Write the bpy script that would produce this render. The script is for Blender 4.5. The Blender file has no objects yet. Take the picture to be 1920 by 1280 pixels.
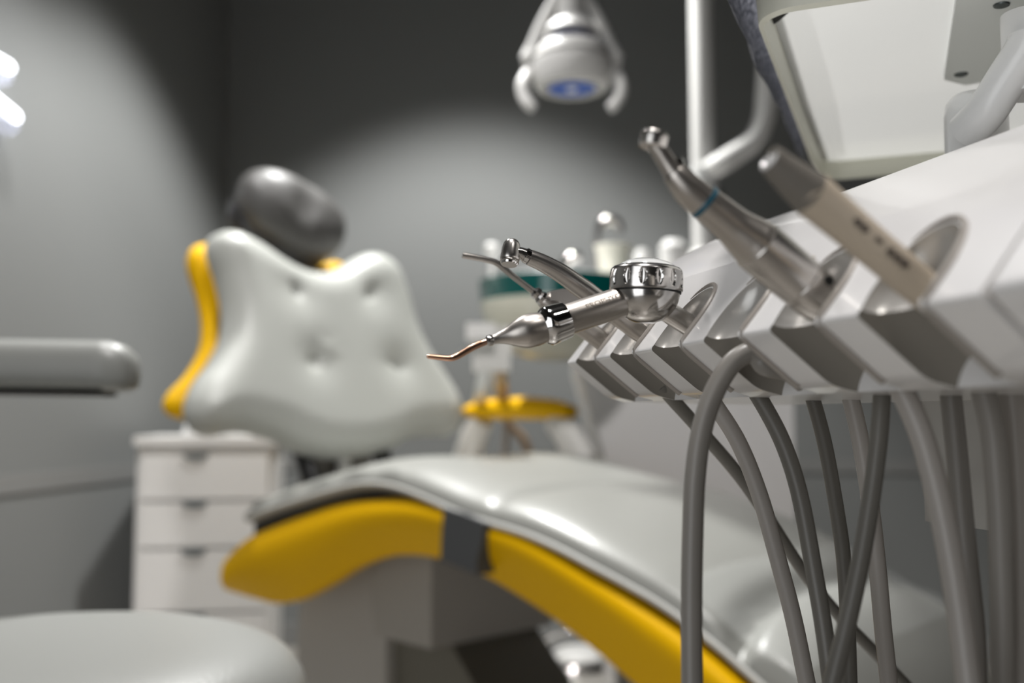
import bpy, bmesh, math, random
from mathutils import Vector, Matrix

# ------------------------------------------------------------------ camera, world, light
C = bpy.context.scene
F = 35.0 / 36.0 * 1920.0            # focal length in pixels of the 1920x1280 frame
H = 0.77                            # camera height
TH = math.atan(146.0 / F)           # upward pitch (eye level lies at y = 786)
cam_d = bpy.data.cameras.new('camera')
cam = bpy.data.objects.new('camera', cam_d)
C.collection.objects.link(cam)
cam.location = (0, 0, H)
cam.rotation_euler = (math.pi / 2 + TH, 0, 0)
cam_d.lens = 35.0; cam_d.sensor_width = 36.0
cam_d.clip_start = 0.01
cam_d.dof.use_dof = True
cam_d.dof.focus_distance = 0.445
cam_d.dof.aperture_fstop = 5.2
C.camera = cam

w_ = bpy.data.worlds.new('world'); C.world = w_; w_.use_nodes = True
w_.node_tree.nodes['Background'].inputs[0].default_value = (0.8, 0.85, 1.0, 1)
w_.node_tree.nodes['Background'].inputs[1].default_value = 0.3

def spot(name, loc, power, size, blend, col, radius=0.04, aim=None):
    l = bpy.data.lights.new(name, 'SPOT'); l.energy = power; l.color = col
    l.spot_size = math.radians(size); l.spot_blend = blend; l.shadow_soft_size = radius
    o = bpy.data.objects.new(name, l); C.collection.objects.link(o); o.location = loc
    if aim:
        o.rotation_euler = (Vector(aim) - Vector(loc)).to_track_quat('-Z', 'Y').to_euler()
    return o
def area(name, loc, aim, sx, sy, power, col, spread=180):
    l = bpy.data.lights.new(name, 'AREA'); l.shape = 'RECTANGLE'; l.size = sx; l.size_y = sy
    l.energy = power; l.color = col; l.spread = math.radians(spread)
    o = bpy.data.objects.new(name, l); C.collection.objects.link(o); o.location = loc
    o.rotation_euler = (Vector(aim) - Vector(loc)).to_track_quat('-Z', 'Y').to_euler()
    return o
CEIL = 2.75
spot('downlight_back', (-0.27, 2.5, CEIL - 0.04), 175, 94, 0.42, (1.0, 1.0, 0.98), 0.06)
spot('downlight_left', (-0.72, 1.65, CEIL - 0.04), 58, 90, 0.4, (1.0, 0.985, 0.97), 0.08)
spot('downlight_front', (0.0, 0.40, CEIL - 0.04), 88, 108, 0.3, (1.0, 0.97, 0.95), 0.10)
spot('downlight_right', (0.75, -0.5, CEIL - 0.04), 25, 80, 0.5, (1.0, 0.96, 0.92), 0.10)
area('soft_fill', (-0.95, -1.1, 0.95), (0.25, 0.6, 0.93), 1.1, 1.7, 2.8, (0.96, 0.98, 1.0), 100)  # soft fill added low behind the camera, no window there

C.view_settings.view_transform = 'Standard'
C.view_settings.look = 'None'
C.view_settings.exposure = 0.55
C.view_settings.gamma = 1.0
C.view_settings.use_curve_mapping = False
try:
    C.cycles.use_denoising = True
    C.cycles.max_bounces = 10
    C.cycles.diffuse_bounces = 3
    C.cycles.sample_clamp_indirect = 6.0
except Exception:
    pass

# ------------------------------------------------------------------ helpers
ct, st = math.cos(TH), math.sin(TH)
CAM = Vector((0, 0, H))
def ray(px, py):
    x = (px - 960.0) / F; y = (640.0 - py) / F
    return Vector((x, ct - st * y, st + ct * y))
def atY(px, py, Y):
    d = ray(px, py); return CAM + d * (Y / d.y)
def atZ(px, py, z):
    d = ray(px, py); return CAM + d * ((z - H) / d.z)
def atP(px, py, p0, n):
    d = ray(px, py); return CAM + d * ((Vector(p0) - CAM).dot(n) / d.dot(n))
def pr(p, wpx):                      # radius of something wpx wide seen at p
    return wpx * 0.5 * ((p - CAM).dot(Vector((0, ct, st)))) / F

def mat(name, col, rough=0.5, metal=0.0, coat=0.0, spec=0.5, bump=None, var=0.0, **kw):
    m = bpy.data.materials.new(name); m.use_nodes = True
    nt = m.node_tree; b = nt.nodes['Principled BSDF']
    b.inputs['Base Color'].default_value = (*col, 1)
    b.inputs['Roughness'].default_value = rough
    b.inputs['Metallic'].default_value = metal
    b.inputs['Coat Weight'].default_value = coat
    b.inputs['Coat Roughness'].default_value = kw.get('coat_rough', 0.08)
    b.inputs['Specular IOR Level'].default_value = spec
    if 'trans' in kw:
        b.inputs['Transmission Weight'].default_value = kw['trans']
        b.inputs['IOR'].default_value = kw.get('ior', 1.45)
    if 'alpha' in kw: b.inputs['Alpha'].default_value = kw['alpha']
    if 'aniso' in kw: b.inputs['Anisotropic'].default_value = kw['aniso']
    if 'emit' in kw:
        b.inputs['Emission Color'].default_value = (*kw.get('ecol', col), 1)
        b.inputs['Emission Strength'].default_value = kw['emit']
    if bump or var:
        tc = nt.nodes.new('ShaderNodeTexCoord')
        no = nt.nodes.new('ShaderNodeTexNoise')
        nt.links.new(tc.outputs['Object'], no.inputs['Vector'])
        no.inputs['Scale'].default_value = bump[0] if bump else 8
        no.inputs['Detail'].default_value = 4
        if bump:
            bp = nt.nodes.new('ShaderNodeBump')
            bp.inputs['Strength'].default_value = bump[1]
            bp.inputs['Distance'].default_value = bump[2]
            nt.links.new(no.outputs['Fac'], bp.inputs['Height'])
            nt.links.new(bp.outputs['Normal'], b.inputs['Normal'])
        if var:
            mx = nt.nodes.new('ShaderNodeMix'); mx.data_type = 'RGBA'
            mx.inputs['A'].default_value = (*[c * (1 - var) for c in col], 1)
            mx.inputs['B'].default_value = (*[min(1, c * (1 + var)) for c in col], 1)
            nt.links.new(no.outputs['Fac'], mx.inputs['Factor'])
            nt.links.new(mx.outputs['Result'], b.inputs['Base Color'])
    return m

M = {}
M['wall'] = mat('grey_wall_paint', (0.195, 0.20, 0.197), 0.75, bump=(60, 0.08, 0.002))
M['wall_dark'] = mat('dark_grey_wall_paint', (0.10, 0.10, 0.10), 0.75, bump=(60, 0.08, 0.002))
M['ceiling'] = mat('ceiling_paint', (0.05, 0.05, 0.05), 0.9, bump=(40, 0.05, 0.002))
M['trim'] = mat('grey_rail_paint', (0.225, 0.225, 0.22), 0.45, bump=(30, 0.05, 0.001))
M['floor'] = mat('cream_floor', (0.34, 0.32, 0.29), 0.3, var=0.06)
M['white'] = mat('white_enamel', (0.80, 0.79, 0.785), 0.28, coat=0.4, bump=(14, 0.03, 0.002))
M['white2'] = mat('white_lacquer', (0.74, 0.73, 0.70), 0.4, bump=(20, 0.03, 0.001))
M['pearl'] = mat('pearl_grey_lacquer', (0.50, 0.485, 0.46), 0.24, metal=0.25, coat=0.5)
M['pearl_d'] = mat('taupe_lacquer', (0.33, 0.30, 0.27), 0.35, metal=0.1, coat=0.2)
M['steel'] = mat('satin_steel', (0.56, 0.535, 0.51), 0.27, metal=1.0, bump=(220, 0.03, 0.0004))
M['steel_b'] = mat('brushed_steel', (0.52, 0.485, 0.45), 0.34, metal=1.0, bump=(300, 0.04, 0.0004))
M['chrome'] = mat('polished_chrome', (0.80, 0.79, 0.78), 0.06, metal=1.0)
M['chrome_s'] = mat('soft_chrome', (0.62, 0.60, 0.58), 0.17, metal=1.0)
M['copper'] = mat('copper_tube', (0.78, 0.47, 0.33), 0.2, metal=1.0)
M['brass'] = mat('brass_contact', (0.75, 0.6, 0.35), 0.25, metal=1.0)
M['black'] = mat('black_rubber', (0.012, 0.012, 0.013), 0.45, bump=(50, 0.05, 0.001))
M['blackm'] = mat('black_gap', (0.006, 0.006, 0.006), 0.6, bump=(50, 0.05, 0.001))
M['blue'] = mat('blue_ring', (0.01, 0.09, 0.14), 0.25, bump=(50, 0.02, 0.001))
M['ivory'] = mat('ivory_plastic', (0.52, 0.44, 0.345), 0.42, bump=(80, 0.03, 0.0005))
M['taupe_rub'] = mat('taupe_silicone', (0.17, 0.155, 0.135), 0.42, bump=(80, 0.04, 0.0005))
M['print'] = mat('grey_print', (0.16, 0.13, 0.11), 0.5, bump=(80, 0.02, 0.0005))
M['engrave'] = mat('engraved_mark', (0.33, 0.29, 0.25), 0.45, metal=0.7)
M['hose'] = mat('grey_hose', (0.235, 0.22, 0.20), 0.38, bump=(120, 0.04, 0.0004))
M['hose_l'] = mat('light_grey_hose', (0.36, 0.335, 0.31), 0.36, bump=(120, 0.04, 0.0004))
M['hose_d'] = mat('dark_grey_hose', (0.15, 0.142, 0.125), 0.4, bump=(120, 0.04, 0.0004))
M['stool'] = mat('stool_grey_leather', (0.275, 0.28, 0.265), 0.42, bump=(260, 0.3, 0.0012), coat=0.1, coat_rough=0.35)
M['leather'] = mat('grey_leather', (0.46, 0.47, 0.44), 0.42, bump=(230, 0.2, 0.0012), coat=0.1, coat_rough=0.35)
M['leather_s'] = mat('smooth_grey_leather', (0.31, 0.312, 0.29), 0.36, bump=(60, 0.12, 0.003), coat=0.2, coat_rough=0.28)
M['leather_d'] = mat('shaded_headrest_leather', (0.035, 0.034, 0.035), 0.33, bump=(45, 0.3, 0.004), coat=0.3, coat_rough=0.3)  # darker copy of the headrest leather for its shaded side
M['piping'] = mat('pale_piping', (0.6, 0.6, 0.57), 0.4, bump=(60, 0.05, 0.001))
M['yellow'] = mat('yellow_shell_lacquer', (0.92, 0.52, 0.0), 0.5, coat=0.0, spec=0.15, bump=(12, 0.02, 0.001))
M['base'] = mat('grey_base_enamel', (0.42, 0.40, 0.37), 0.45, bump=(20, 0.03, 0.001))
M['base2'] = mat('white_grey_base_enamel', (0.50, 0.48, 0.45), 0.45, bump=(20, 0.03, 0.001))
M['base_d'] = mat('shaded_base_enamel', (0.17, 0.16, 0.13), 0.5, bump=(20, 0.03, 0.001))  # base enamel darkened for the shade under the chair
M['hr_pad'] = mat('charcoal_grey_leather', (0.10, 0.097, 0.093), 0.5, bump=(45, 0.35, 0.004), coat=0.15, coat_rough=0.4)
M['groove'] = mat('deep_taupe_lacquer', (0.20, 0.185, 0.16), 0.32, coat=0.2)
M['strap'] = mat('charcoal_webbing', (0.06, 0.063, 0.066), 0.6, bump=(260, 0.4, 0.001))
M['cabinet'] = mat('white_cabinet_board', (0.86, 0.845, 0.825), 0.45, bump=(20, 0.02, 0.001))
M['notch'] = mat('grey_finger_pull', (0.16, 0.18, 0.19), 0.5, bump=(20, 0.02, 0.001))
M['green'] = mat('green_glass', (0.0, 0.075, 0.068), 0.12, coat=0.6, bump=(8, 0.02, 0.001))
M['bowl'] = mat('cream_ceramic', (0.60, 0.59, 0.50), 0.25, coat=0.3, bump=(8, 0.02, 0.001))
M['cup'] = mat('cream_plastic_cup', (0.78, 0.76, 0.66), 0.45, bump=(30, 0.02, 0.001))
M['paper'] = mat('white_paper', (0.85, 0.85, 0.84), 0.8, bump=(30, 0.3, 0.004))
M['lampw'] = mat('lamp_white_plastic', (0.84, 0.83, 0.81), 0.5, coat=0.0, bump=(20, 0.02, 0.001))
M['lampblue'] = mat('lamp_blue_coating', (0.01, 0.045, 0.22), 0.15, metal=0.3, coat=0.5)
M['panel'] = mat('glossy_white_underside', (0.90, 0.91, 0.90), 0.17, metal=0.0, coat=0.5, bump=(16, 0.05, 0.002))
M['rim'] = mat('cream_rim_plastic', (0.70, 0.70, 0.60), 0.35, bump=(16, 0.04, 0.002))
M['rim_l'] = mat('pale_rim_plastic', (0.62, 0.61, 0.62), 0.32, bump=(16, 0.04, 0.002))
M['arm'] = mat('grey_white_metal_paint', (0.86, 0.86, 0.85), 0.3, coat=0.3, bump=(16, 0.03, 0.002))
M['screw'] = mat('dark_screw', (0.14, 0.16, 0.16), 0.35, metal=0.8)
M['scuff'] = mat('grey_scuff', (0.10, 0.10, 0.10), 0.7, bump=(60, 0.05, 0.001))
M['lit'] = mat('lit_tube', (1, 1, 1), 0.4, emit=3.5, ecol=(0.86, 0.90, 1.0))
M['acryl'] = mat('clear_acrylic', (0.85, 0.86, 0.92), 0.15, trans=0.7, bump=(10, 0.02, 0.001))
M['tube_tan'] = mat('tan_suction_tube', (0.42, 0.30, 0.2), 0.45, bump=(40, 0.05, 0.001))
# thin white plastic lets part of the light from above through
_nt = M['panel'].node_tree; _tr = _nt.nodes.new('ShaderNodeBsdfTranslucent'); _tr.inputs['Color'].default_value = (0.95, 0.97, 0.95, 1)
_mx = _nt.nodes.new('ShaderNodeMixShader'); _mx.inputs[0].default_value = 0.36
_nt.links.new(_nt.nodes['Principled BSDF'].outputs[0], _mx.inputs[1]); _nt.links.new(_tr.outputs[0], _mx.inputs[2])
_nt.links.new(_mx.outputs[0], _nt.nodes['Material Output'].inputs['Surface'])
# knitted cloth: wave texture bump and two tones
def knit():
    m = bpy.data.materials.new('blue_grey_knit'); m.use_nodes = True; nt = m.node_tree
    b = nt.nodes['Principled BSDF']; b.inputs['Roughness'].default_value = 0.9
    tc = nt.nodes.new('ShaderNodeTexCoord')
    vo = nt.nodes.new('ShaderNodeTexVoronoi'); vo.inputs['Scale'].default_value = 330
    mp = nt.nodes.new('ShaderNodeMapping'); mp.inputs['Scale'].default_value = (1, 0.55, 1.0)
    nt.links.new(tc.outputs['Object'], mp.inputs[0]); nt.links.new(mp.outputs[0], vo.inputs['Vector'])
    cr = nt.nodes.new('ShaderNodeValToRGB')
    cr.color_ramp.elements[0].color = (0.68, 0.69, 0.74, 1); cr.color_ramp.elements[1].color = (0.28, 0.29, 0.33, 1)
    cr.color_ramp.elements[1].position = 0.75
    nt.links.new(vo.outputs['Distance'], cr.inputs[0]); nt.links.new(cr.outputs[0], b.inputs['Base Color'])
    bp = nt.nodes.new('ShaderNodeBump'); bp.inputs['Strength'].default_value = 0.7; bp.inputs['Distance'].default_value = 0.001
    bp.invert = True
    nt.links.new(vo.outputs['Distance'], bp.inputs['Height']); nt.links.new(bp.outputs[0], b.inputs['Normal'])
    return m
M['knit'] = knit()

def link(name, me, m, parent=None, smooth=40):
    o = bpy.data.objects.new(name, me); C.collection.objects.link(o)
    if m is not None:
        for mm in (m if isinstance(m, (list, tuple)) else [m]): me.materials.append(mm)
    if smooth:
        for p in me.polygons: p.use_smooth = True
        try: me.set_sharp_from_angle(angle=math.radians(smooth))
        except Exception: pass
    if parent is not None:
        o.parent = parent
        if parent.type == 'EMPTY' or parent.parent is not None or True:
            o.matrix_parent_inverse = parent.matrix_world.inverted()
    return o
def finish(bm, name, m, parent=None, smooth=40, bevel=0, seg=2):
    if bevel:
        bmesh.ops.bevel(bm, geom=[e for e in bm.edges if len(e.link_faces) == 2 and e.calc_face_angle(0) > 0.5], offset=bevel, segments=seg,
                        profile=0.6, affect='EDGES', clamp_overlap=True)
    bmesh.ops.recalc_face_normals(bm, faces=bm.faces)
    me = bpy.data.meshes.new(name); bm.to_mesh(me); bm.free()
    return link(name, me, m, parent, smooth)
def tag(o, label, cat=None, group=None):
    o['label'] = label
    if cat: o['category'] = cat
    if group: o['group'] = group
    return o
def thing(name, label, cat, loc, group=None):
    o = bpy.data.objects.new(name, None); C.collection.objects.link(o)
    o.location = loc; o.empty_display_size = 0.05
    o.matrix_world = Matrix.Translation(Vector(loc))
    return tag(o, label, cat, group)

def cat_rom(pts, n=8, vals=None):
    P = [Vector(p) for p in pts]; out = []; ov = []
    for i in range(len(P) - 1):
        p0 = P[max(i - 1, 0)]; p1 = P[i]; p2 = P[i + 1]; p3 = P[min(i + 2, len(P) - 1)]
        for k in range(n):
            t = k / n
            out.append(0.5 * ((2 * p1) + (p2 - p0) * t + (2 * p0 - 5 * p1 + 4 * p2 - p3) * t * t + (3 * p1 - p0 - 3 * p2 + p3) * t ** 3))
            if vals: ov.append(vals[i] + (vals[i + 1] - vals[i]) * t)
    out.append(P[-1])
    if vals: ov.append(vals[-1]); return out, ov
    return out
def cat_closed(pts, n=6):
    P = [Vector(p) for p in pts]; L = len(P); out = []
    for i in range(L):
        p0, p1, p2, p3 = P[i - 1], P[i], P[(i + 1) % L], P[(i + 2) % L]
        for k in range(n):
            t = k / n
            out.append(0.5 * ((2 * p1) + (p2 - p0) * t + (2 * p0 - 5 * p1 + 4 * p2 - p3) * t * t + (3 * p1 - p0 - 3 * p2 + p3) * t ** 3))
    return out
def add_tube(bm, pts, rad, seg=20, caps=True, flat=None):
    """sweep a circle (or ellipse, flat=(sx, sy)) along points with radii"""
    P = [Vector(p) for p in pts]
    if not isinstance(rad, (list, tuple)): rad = [rad] * len(P)
    T = []
    for i in range(len(P)):
        a = P[max(i - 1, 0)]; b = P[min(i + 1, len(P) - 1)]
        d = (b - a)
        if d.length < 1e-9: d = Vector((0, 0, 1))
        T.append(d.normalized())
    ref = Vector((0, 0, 1)) if abs(T[0].z) < 0.9 else Vector((0, 1, 0))
    x = (ref - T[0] * ref.dot(T[0])).normalized()
    rings = []
    for i in range(len(P)):
        x = (x - T[i] * x.dot(T[i])).normalized(); y = T[i].cross(x)
        sx, sy = flat if flat else (1, 1)
        rings.append([bm.verts.new(P[i] + (x * math.cos(2 * math.pi * k / seg) * sx + y * math.sin(2 * math.pi * k / seg) * sy) * rad[i]) for k in range(seg)])
    for a, b in zip(rings, rings[1:]):
        for k in range(seg):
            bm.faces.new((a[k], a[(k + 1) % seg], b[(k + 1) % seg], b[k]))
    if caps:
        bm.faces.new(rings[0][::-1]); bm.faces.new(rings[-1])
    return rings
def tube(name, pts, rad, m, parent=None, seg=20, sm=0, smooth=50, flat=None):
    if sm:
        if isinstance(rad, (list, tuple)): pts, rad = cat_rom(pts, sm, rad)
        else: pts = cat_rom(pts, sm)
    bm = bmesh.new(); add_tube(bm, pts, rad, seg, flat=flat)
    return finish(bm, name, m, parent, smooth)
def lathe(name, base, axis, prof, m, parent=None, seg=40, smooth=35, mod=None, ring_closed=False):
    """prof: list of (distance along axis, radius)"""
    base = Vector(base); ax = Vector(axis).normalized()
    ref = Vector((0, 0, 1)) if abs(ax.z) < 0.9 else Vector((0, 1, 0))
    x = (ref - ax * ref.dot(ax)).normalized(); y = ax.cross(x)
    bm = bmesh.new(); rings = []
    for t, r in prof:
        if r < 1e-6: rings.append([bm.verts.new(base + ax * t)]); continue
        ring = []
        for k in range(seg):
            an = 2 * math.pi * k / seg; rr = r * (mod(t, an) if mod else 1)
            ring.append(bm.verts.new(base + ax * t + (x * math.cos(an) + y * math.sin(an)) * rr))
        rings.append(ring)
    for a, b in zip(rings, rings[1:] + (rings[:1] if ring_closed else [])):
        if len(a) == 1 and len(b) == 1: continue
        for k in range(seg):
            k2 = (k + 1) % seg
            if len(a) == 1: bm.faces.new((a[0], b[k2], b[k]))
            elif len(b) == 1: bm.faces.new((a[k], a[k2], b[0]))
            else: bm.faces.new((a[k], a[k2], b[k2], b[k]))
    if len(rings[0]) > 1 and not ring_closed: bm.faces.new(rings[0][::-1])
    if len(rings[-1]) > 1 and not ring_closed: bm.faces.new(rings[-1])
    return finish(bm, name, m, parent, smooth)
def prism(bm, poly, ext):
    """poly: world points of a planar polygon, ext: extrusion vector"""
    a = [bm.verts.new(Vector(p)) for p in poly]; b = [bm.verts.new(Vector(p) + Vector(ext)) for p in poly]
    n = len(a)
    bm.faces.new(a); bm.faces.new(b[::-1])
    for i in range(n): bm.faces.new((a[i], b[i], b[(i + 1) % n], a[(i + 1) % n]))
def box(bm, c, sx, sy, sz, X=Vector((1, 0, 0)), Y=Vector((0, 1, 0)), Z=Vector((0, 0, 1))):
    c = Vector(c); v = []
    for i in (-1, 1):
        for j in (-1, 1):
            for k in (-1, 1):
                v.append(bm.verts.new(c + X * (i * sx / 2) + Y * (j * sy / 2) + Z * (k * sz / 2)))
    for f in ((0, 1, 3, 2), (4, 6, 7, 5), (0, 4, 5, 1), (2, 3, 7, 6), (0, 2, 6, 4), (1, 5, 7, 3)):
        bm.faces.new([v[i] for i in f])
def boxo(name, c, s, m, parent=None, ax=None, bevel=0.004, seg=3):
    bm = bmesh.new(); box(bm, c, *s, *(ax or ()))
    return finish(bm, name, m, parent, bevel=bevel, seg=seg)
UP = Vector((0, 0, 1))

# ------------------------------------------------------------------ room shell
AW = math.atan((1180 - 960) / F)                # bearing of the left wall
LW = Vector((math.sin(AW), math.cos(AW), 0))    # along the left wall, away
BW = Vector((math.cos(AW), -math.sin(AW), 0))   # along the back wall, to the right
corner = Vector(((415 - 960) / F * 3.5, 3.5, 0))
ROOM_W, ROOM_L = 4.3, 5.2
def wall(name, p, d, length, nrm):
    bm = bmesh.new(); c = p + d * (length / 2) - nrm * 0.05 + UP * (CEIL / 2)
    box(bm, c, length, 0.1, CEIL, d, nrm, UP)
    o = finish(bm, name, M['wall'] if name in ('wall_left', 'wall_back') else M['wall_dark'], smooth=0); o['kind'] = 'structure'; return o
bk = -LW
wall('wall_left', corner, bk, ROOM_L, BW)
wall('wall_back', corner - BW * 0.1, BW, ROOM_W + 0.2, bk)
wall('wall_right', corner + BW * ROOM_W, bk, ROOM_L, -BW)
wf = wall('wall_front', corner + bk * ROOM_L - BW * 0.1, BW, ROOM_W + 0.2, LW)
mid = corner + BW * (ROOM_W / 2) + bk * (ROOM_L / 2)
for nm, z, mm in (('floor', -0.05, 'floor'), ('ceiling', CEIL + 0.05, 'ceiling')):
    bm = bmesh.new(); box(bm, mid + UP * z, ROOM_W + 0.4, ROOM_L + 0.4, 0.1, BW, LW, UP)
    finish(bm, nm, M[mm], smooth=0)['kind'] = 'structure'
RZ = atP(239, 885, corner, BW).z                # rail height on the left wall
for nm, p, d, L, n in (('trim_1', corner, bk, ROOM_L - 0.02, BW), ('trim_2', corner, BW, ROOM_W - 0.02, bk)):
    bm = bmesh.new(); box(bm, p + d * (L / 2) + n * 0.002 + UP * RZ, L, 0.004, 0.045, d, n, UP)
    finish(bm, nm, M['trim'], bevel=0.0015)['kind'] = 'structure'
for nm, p, d, L, n in (('baseboard_left', corner, bk, ROOM_L - 0.02, BW), ('baseboard_back', corner, BW, ROOM_W - 0.02, bk)):
    bm = bmesh.new(); box(bm, p + d * (L / 2) + n * 0.007 + UP * 0.04, L, 0.014, 0.08, d, n, UP)
    finish(bm, nm, M['trim'], bevel=0.003)['kind'] = 'structure'

# ------------------------------------------------------------------ patient chair
fA = math.radians(45)
f_ = Vector((math.sin(fA), -math.cos(fA), 0)); wv = Vector((math.cos(fA), math.sin(fA), 0))
O = atZ(460, 980, H - 0.203); O.z = 0
chair = thing('dental_chair', 'grey leather dental patient chair with bright yellow side shells on a white base', 'dental chair', (O + f_ * 0.5 + wv * 0.26))
SEATW = 0.52
hem = [(460, 980), (500, 964), (560, 945), (630, 925), (690, 911), (740, 917), (790, 935), (840, 960), (900, 985), (960, 998), (1030, 1025), (1100, 1062),
       (1200, 1120), (1280, 1172), (1345, 1235), (1420, 1300), (1500, 1385)]
HP = [atP(x, y, O, wv) for x, y in hem]
ht = [((p - O).dot(f_), p.z) for p in HP]
def hemz(t):
    if t <= ht[0][0]: return ht[0][1] + (t - ht[0][0]) * 0.1
    for (a, za), (b, zb) in zip(ht, ht[1:]):
        if t <= b: 
            s = (t - a) / (b - a); return za + (zb - za) * s
    a, b = ht[-2], ht[-1]; return b[1] + (t - b[0]) * (b[1] - a[1]) / (b[0] - a[0])
def hz(t):                                                   # smoothed
    return sum(hemz(t + d) for d in (-0.05, -0.025, 0, 0.025, 0.05)) / 5
T_END = 1.24; T_CR = 1.075; T_S = 0.70
def seat_top(t, v):
    """height of the cushion top above the hem; v runs -1 near edge, 1 far edge"""
    e = max(0.0, 1 - abs(v) ** 3.2) ** 0.55
    h = 0.036 + 0.032 * e
    h -= 0.010 * math.exp(-((t - T_S) / 0.012) ** 2) * e
    tc = T_CR + 0.03 * (v * v)
    h -= 0.030 * math.exp(-((t - tc) / 0.016) ** 2)
    if t > tc: h += 0.022 * math.exp(-((t - tc - 0.075) / 0.05) ** 2)
    h -= 0.012 * math.exp(-(v / 0.5) ** 2) * math.exp(-((t - 0.35) / 0.2) ** 2)
    return h
bm = bmesh.new()
NT, NV = 150, 36
rings = []
t0s = -0.02
for i in range(NT + 1):
    t = t0s + (T_END - t0s) * i / NT
    endf = 1.0
    if t < 0.03: endf = max(0.15, math.sqrt(max(0, 1 - ((0.03 - t) / 0.052) ** 2)))
    if t > T_END - 0.06: endf = max(0.12, math.sqrt(max(0, 1 - ((t - T_END + 0.06) / 0.062) ** 2)))
    hw = SEATW / 2 * (0.90 + 0.10 * min(1, endf)) * (1.0 - 0.10 * max(0, t - 0.9) / 0.34)
    zb = hz(t); ring = []
    # top from near to far
    for j in range(NV + 1):
        v = -1 + 2 * j / NV
        vv = math.sin(v * math.pi / 2)
        wave = 0.003 * math.sin(t * 60 + vv) * (1 if abs(vv) > 0.95 and t < 0.5 else 0)
        side = 0.010 * (1 - abs(vv) ** 8)
        ring.append(bm.verts.new(O + f_ * t + wv * (SEATW / 2 + hw * vv) + UP * (zb + (seat_top(t, vv) - 0.012) * endf + wave)))
    # far and near sides bulge, underside
    for j, (dv, dz) in enumerate(((1.025, 0.015), (1.015, 0.004), (0.97, -0.004), (0.5, -0.004), (0, -0.004), (-0.5, -0.004), (-0.97, -0.004), (-1.015, 0.004), (-1.025, 0.015))):
        ring.append(bm.verts.new(O + f_ * t + wv * (SEATW / 2 + hw * dv) + UP * (zb + dz * endf)))
    rings.append(ring)
n = len(rings[0])
for a, b in zip(rings, rings[1:]):
    for k in range(n): bm.faces.new((a[k], a[(k + 1) % n], b[(k + 1) % n], b[k]))
bm.faces.new(rings[0][::-1]); bm.faces.new(rings[-1])
seat = finish(bm, 'seat_cushion', M['leather_s'], chair, smooth=70)
# piping along the hem on both sides
for v, lab in ((-1.02, 1), (1.02, 0)):
    pts = []
    for i in range(80):
        t = 0.02 + (T_END - 0.08) * i / 79
        hw = SEATW / 2 * (1.0 - 0.10 * max(0, t - 0.9) / 0.34)
        pts.append(O + f_ * t + wv * (SEATW / 2 + hw * v) + UP * (hz(t) + 0.008))
    tube('piping', pts, 0.0045, M['piping'], chair, 10)
# carrying frame under the cushion
bm = bmesh.new(); rings = []
for i in range(60):
    t = 0.0 + (T_END - 0.1) * i / 59; zb = hz(t)
    rings.append([bm.verts.new(O + f_ * t + wv * a + UP * (zb + b)) for a, b in ((0.02, -0.003), (SEATW - 0.02, -0.003), (SEATW - 0.02, -0.05), (0.02, -0.05))])
for a, b in zip(rings, rings[1:]):
    for k in range(4): bm.faces.new((a[k], a[(k + 1) % 4], b[(k + 1) % 4], b[k]))
bm.faces.new(rings[0][::-1]); bm.faces.new(rings[-1])
finish(bm, 'seat_frame', M['black'], chair)
# yellow side shells
def resample(pts, n):
    L = [0]
    for a, b in zip(pts, pts[1:]): L.append(L[-1] + math.hypot(b[0] - a[0], b[1] - a[1]))
    out = []; j = 0
    for i in range(n):
        t = L[-1] * i / (n - 1)
        while j < len(L) - 2 and t > L[j + 1]: j += 1
        q = (t - L[j]) / (L[j + 1] - L[j])
        out.append((pts[j][0] + (pts[j + 1][0] - pts[j][0]) * q, pts[j][1] + (pts[j + 1][1] - pts[j][1]) * q))
    return out
def smooth2(pts): return [(p.x, p.y) for p in cat_rom([Vector((a, b, 0)) for a, b in pts], 6)]
back_top = [(413, 1088), (416, 1060), (436, 1034), (470, 1006), (520, 984), (580, 962), (640, 944), (700, 936), (770, 936), (838, 952)]
back_bot = [(420, 1104), (445, 1112), (480, 1122), (520, 1131), (560, 1124), (612, 1097), (665, 1064), (720, 1044), (780, 1040), (836, 1049)]
leg_top = [(890, 974), (940, 985), (1000, 1010), (1100, 1070), (1200, 1135), (1290, 1200), (1380, 1280), (1460, 1365)]
leg_bot = [(890, 1070), (920, 1085), (960, 1108), (1040, 1160), (1120, 1222), (1200, 1290), (1290, 1350), (1400, 1420)]
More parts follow.
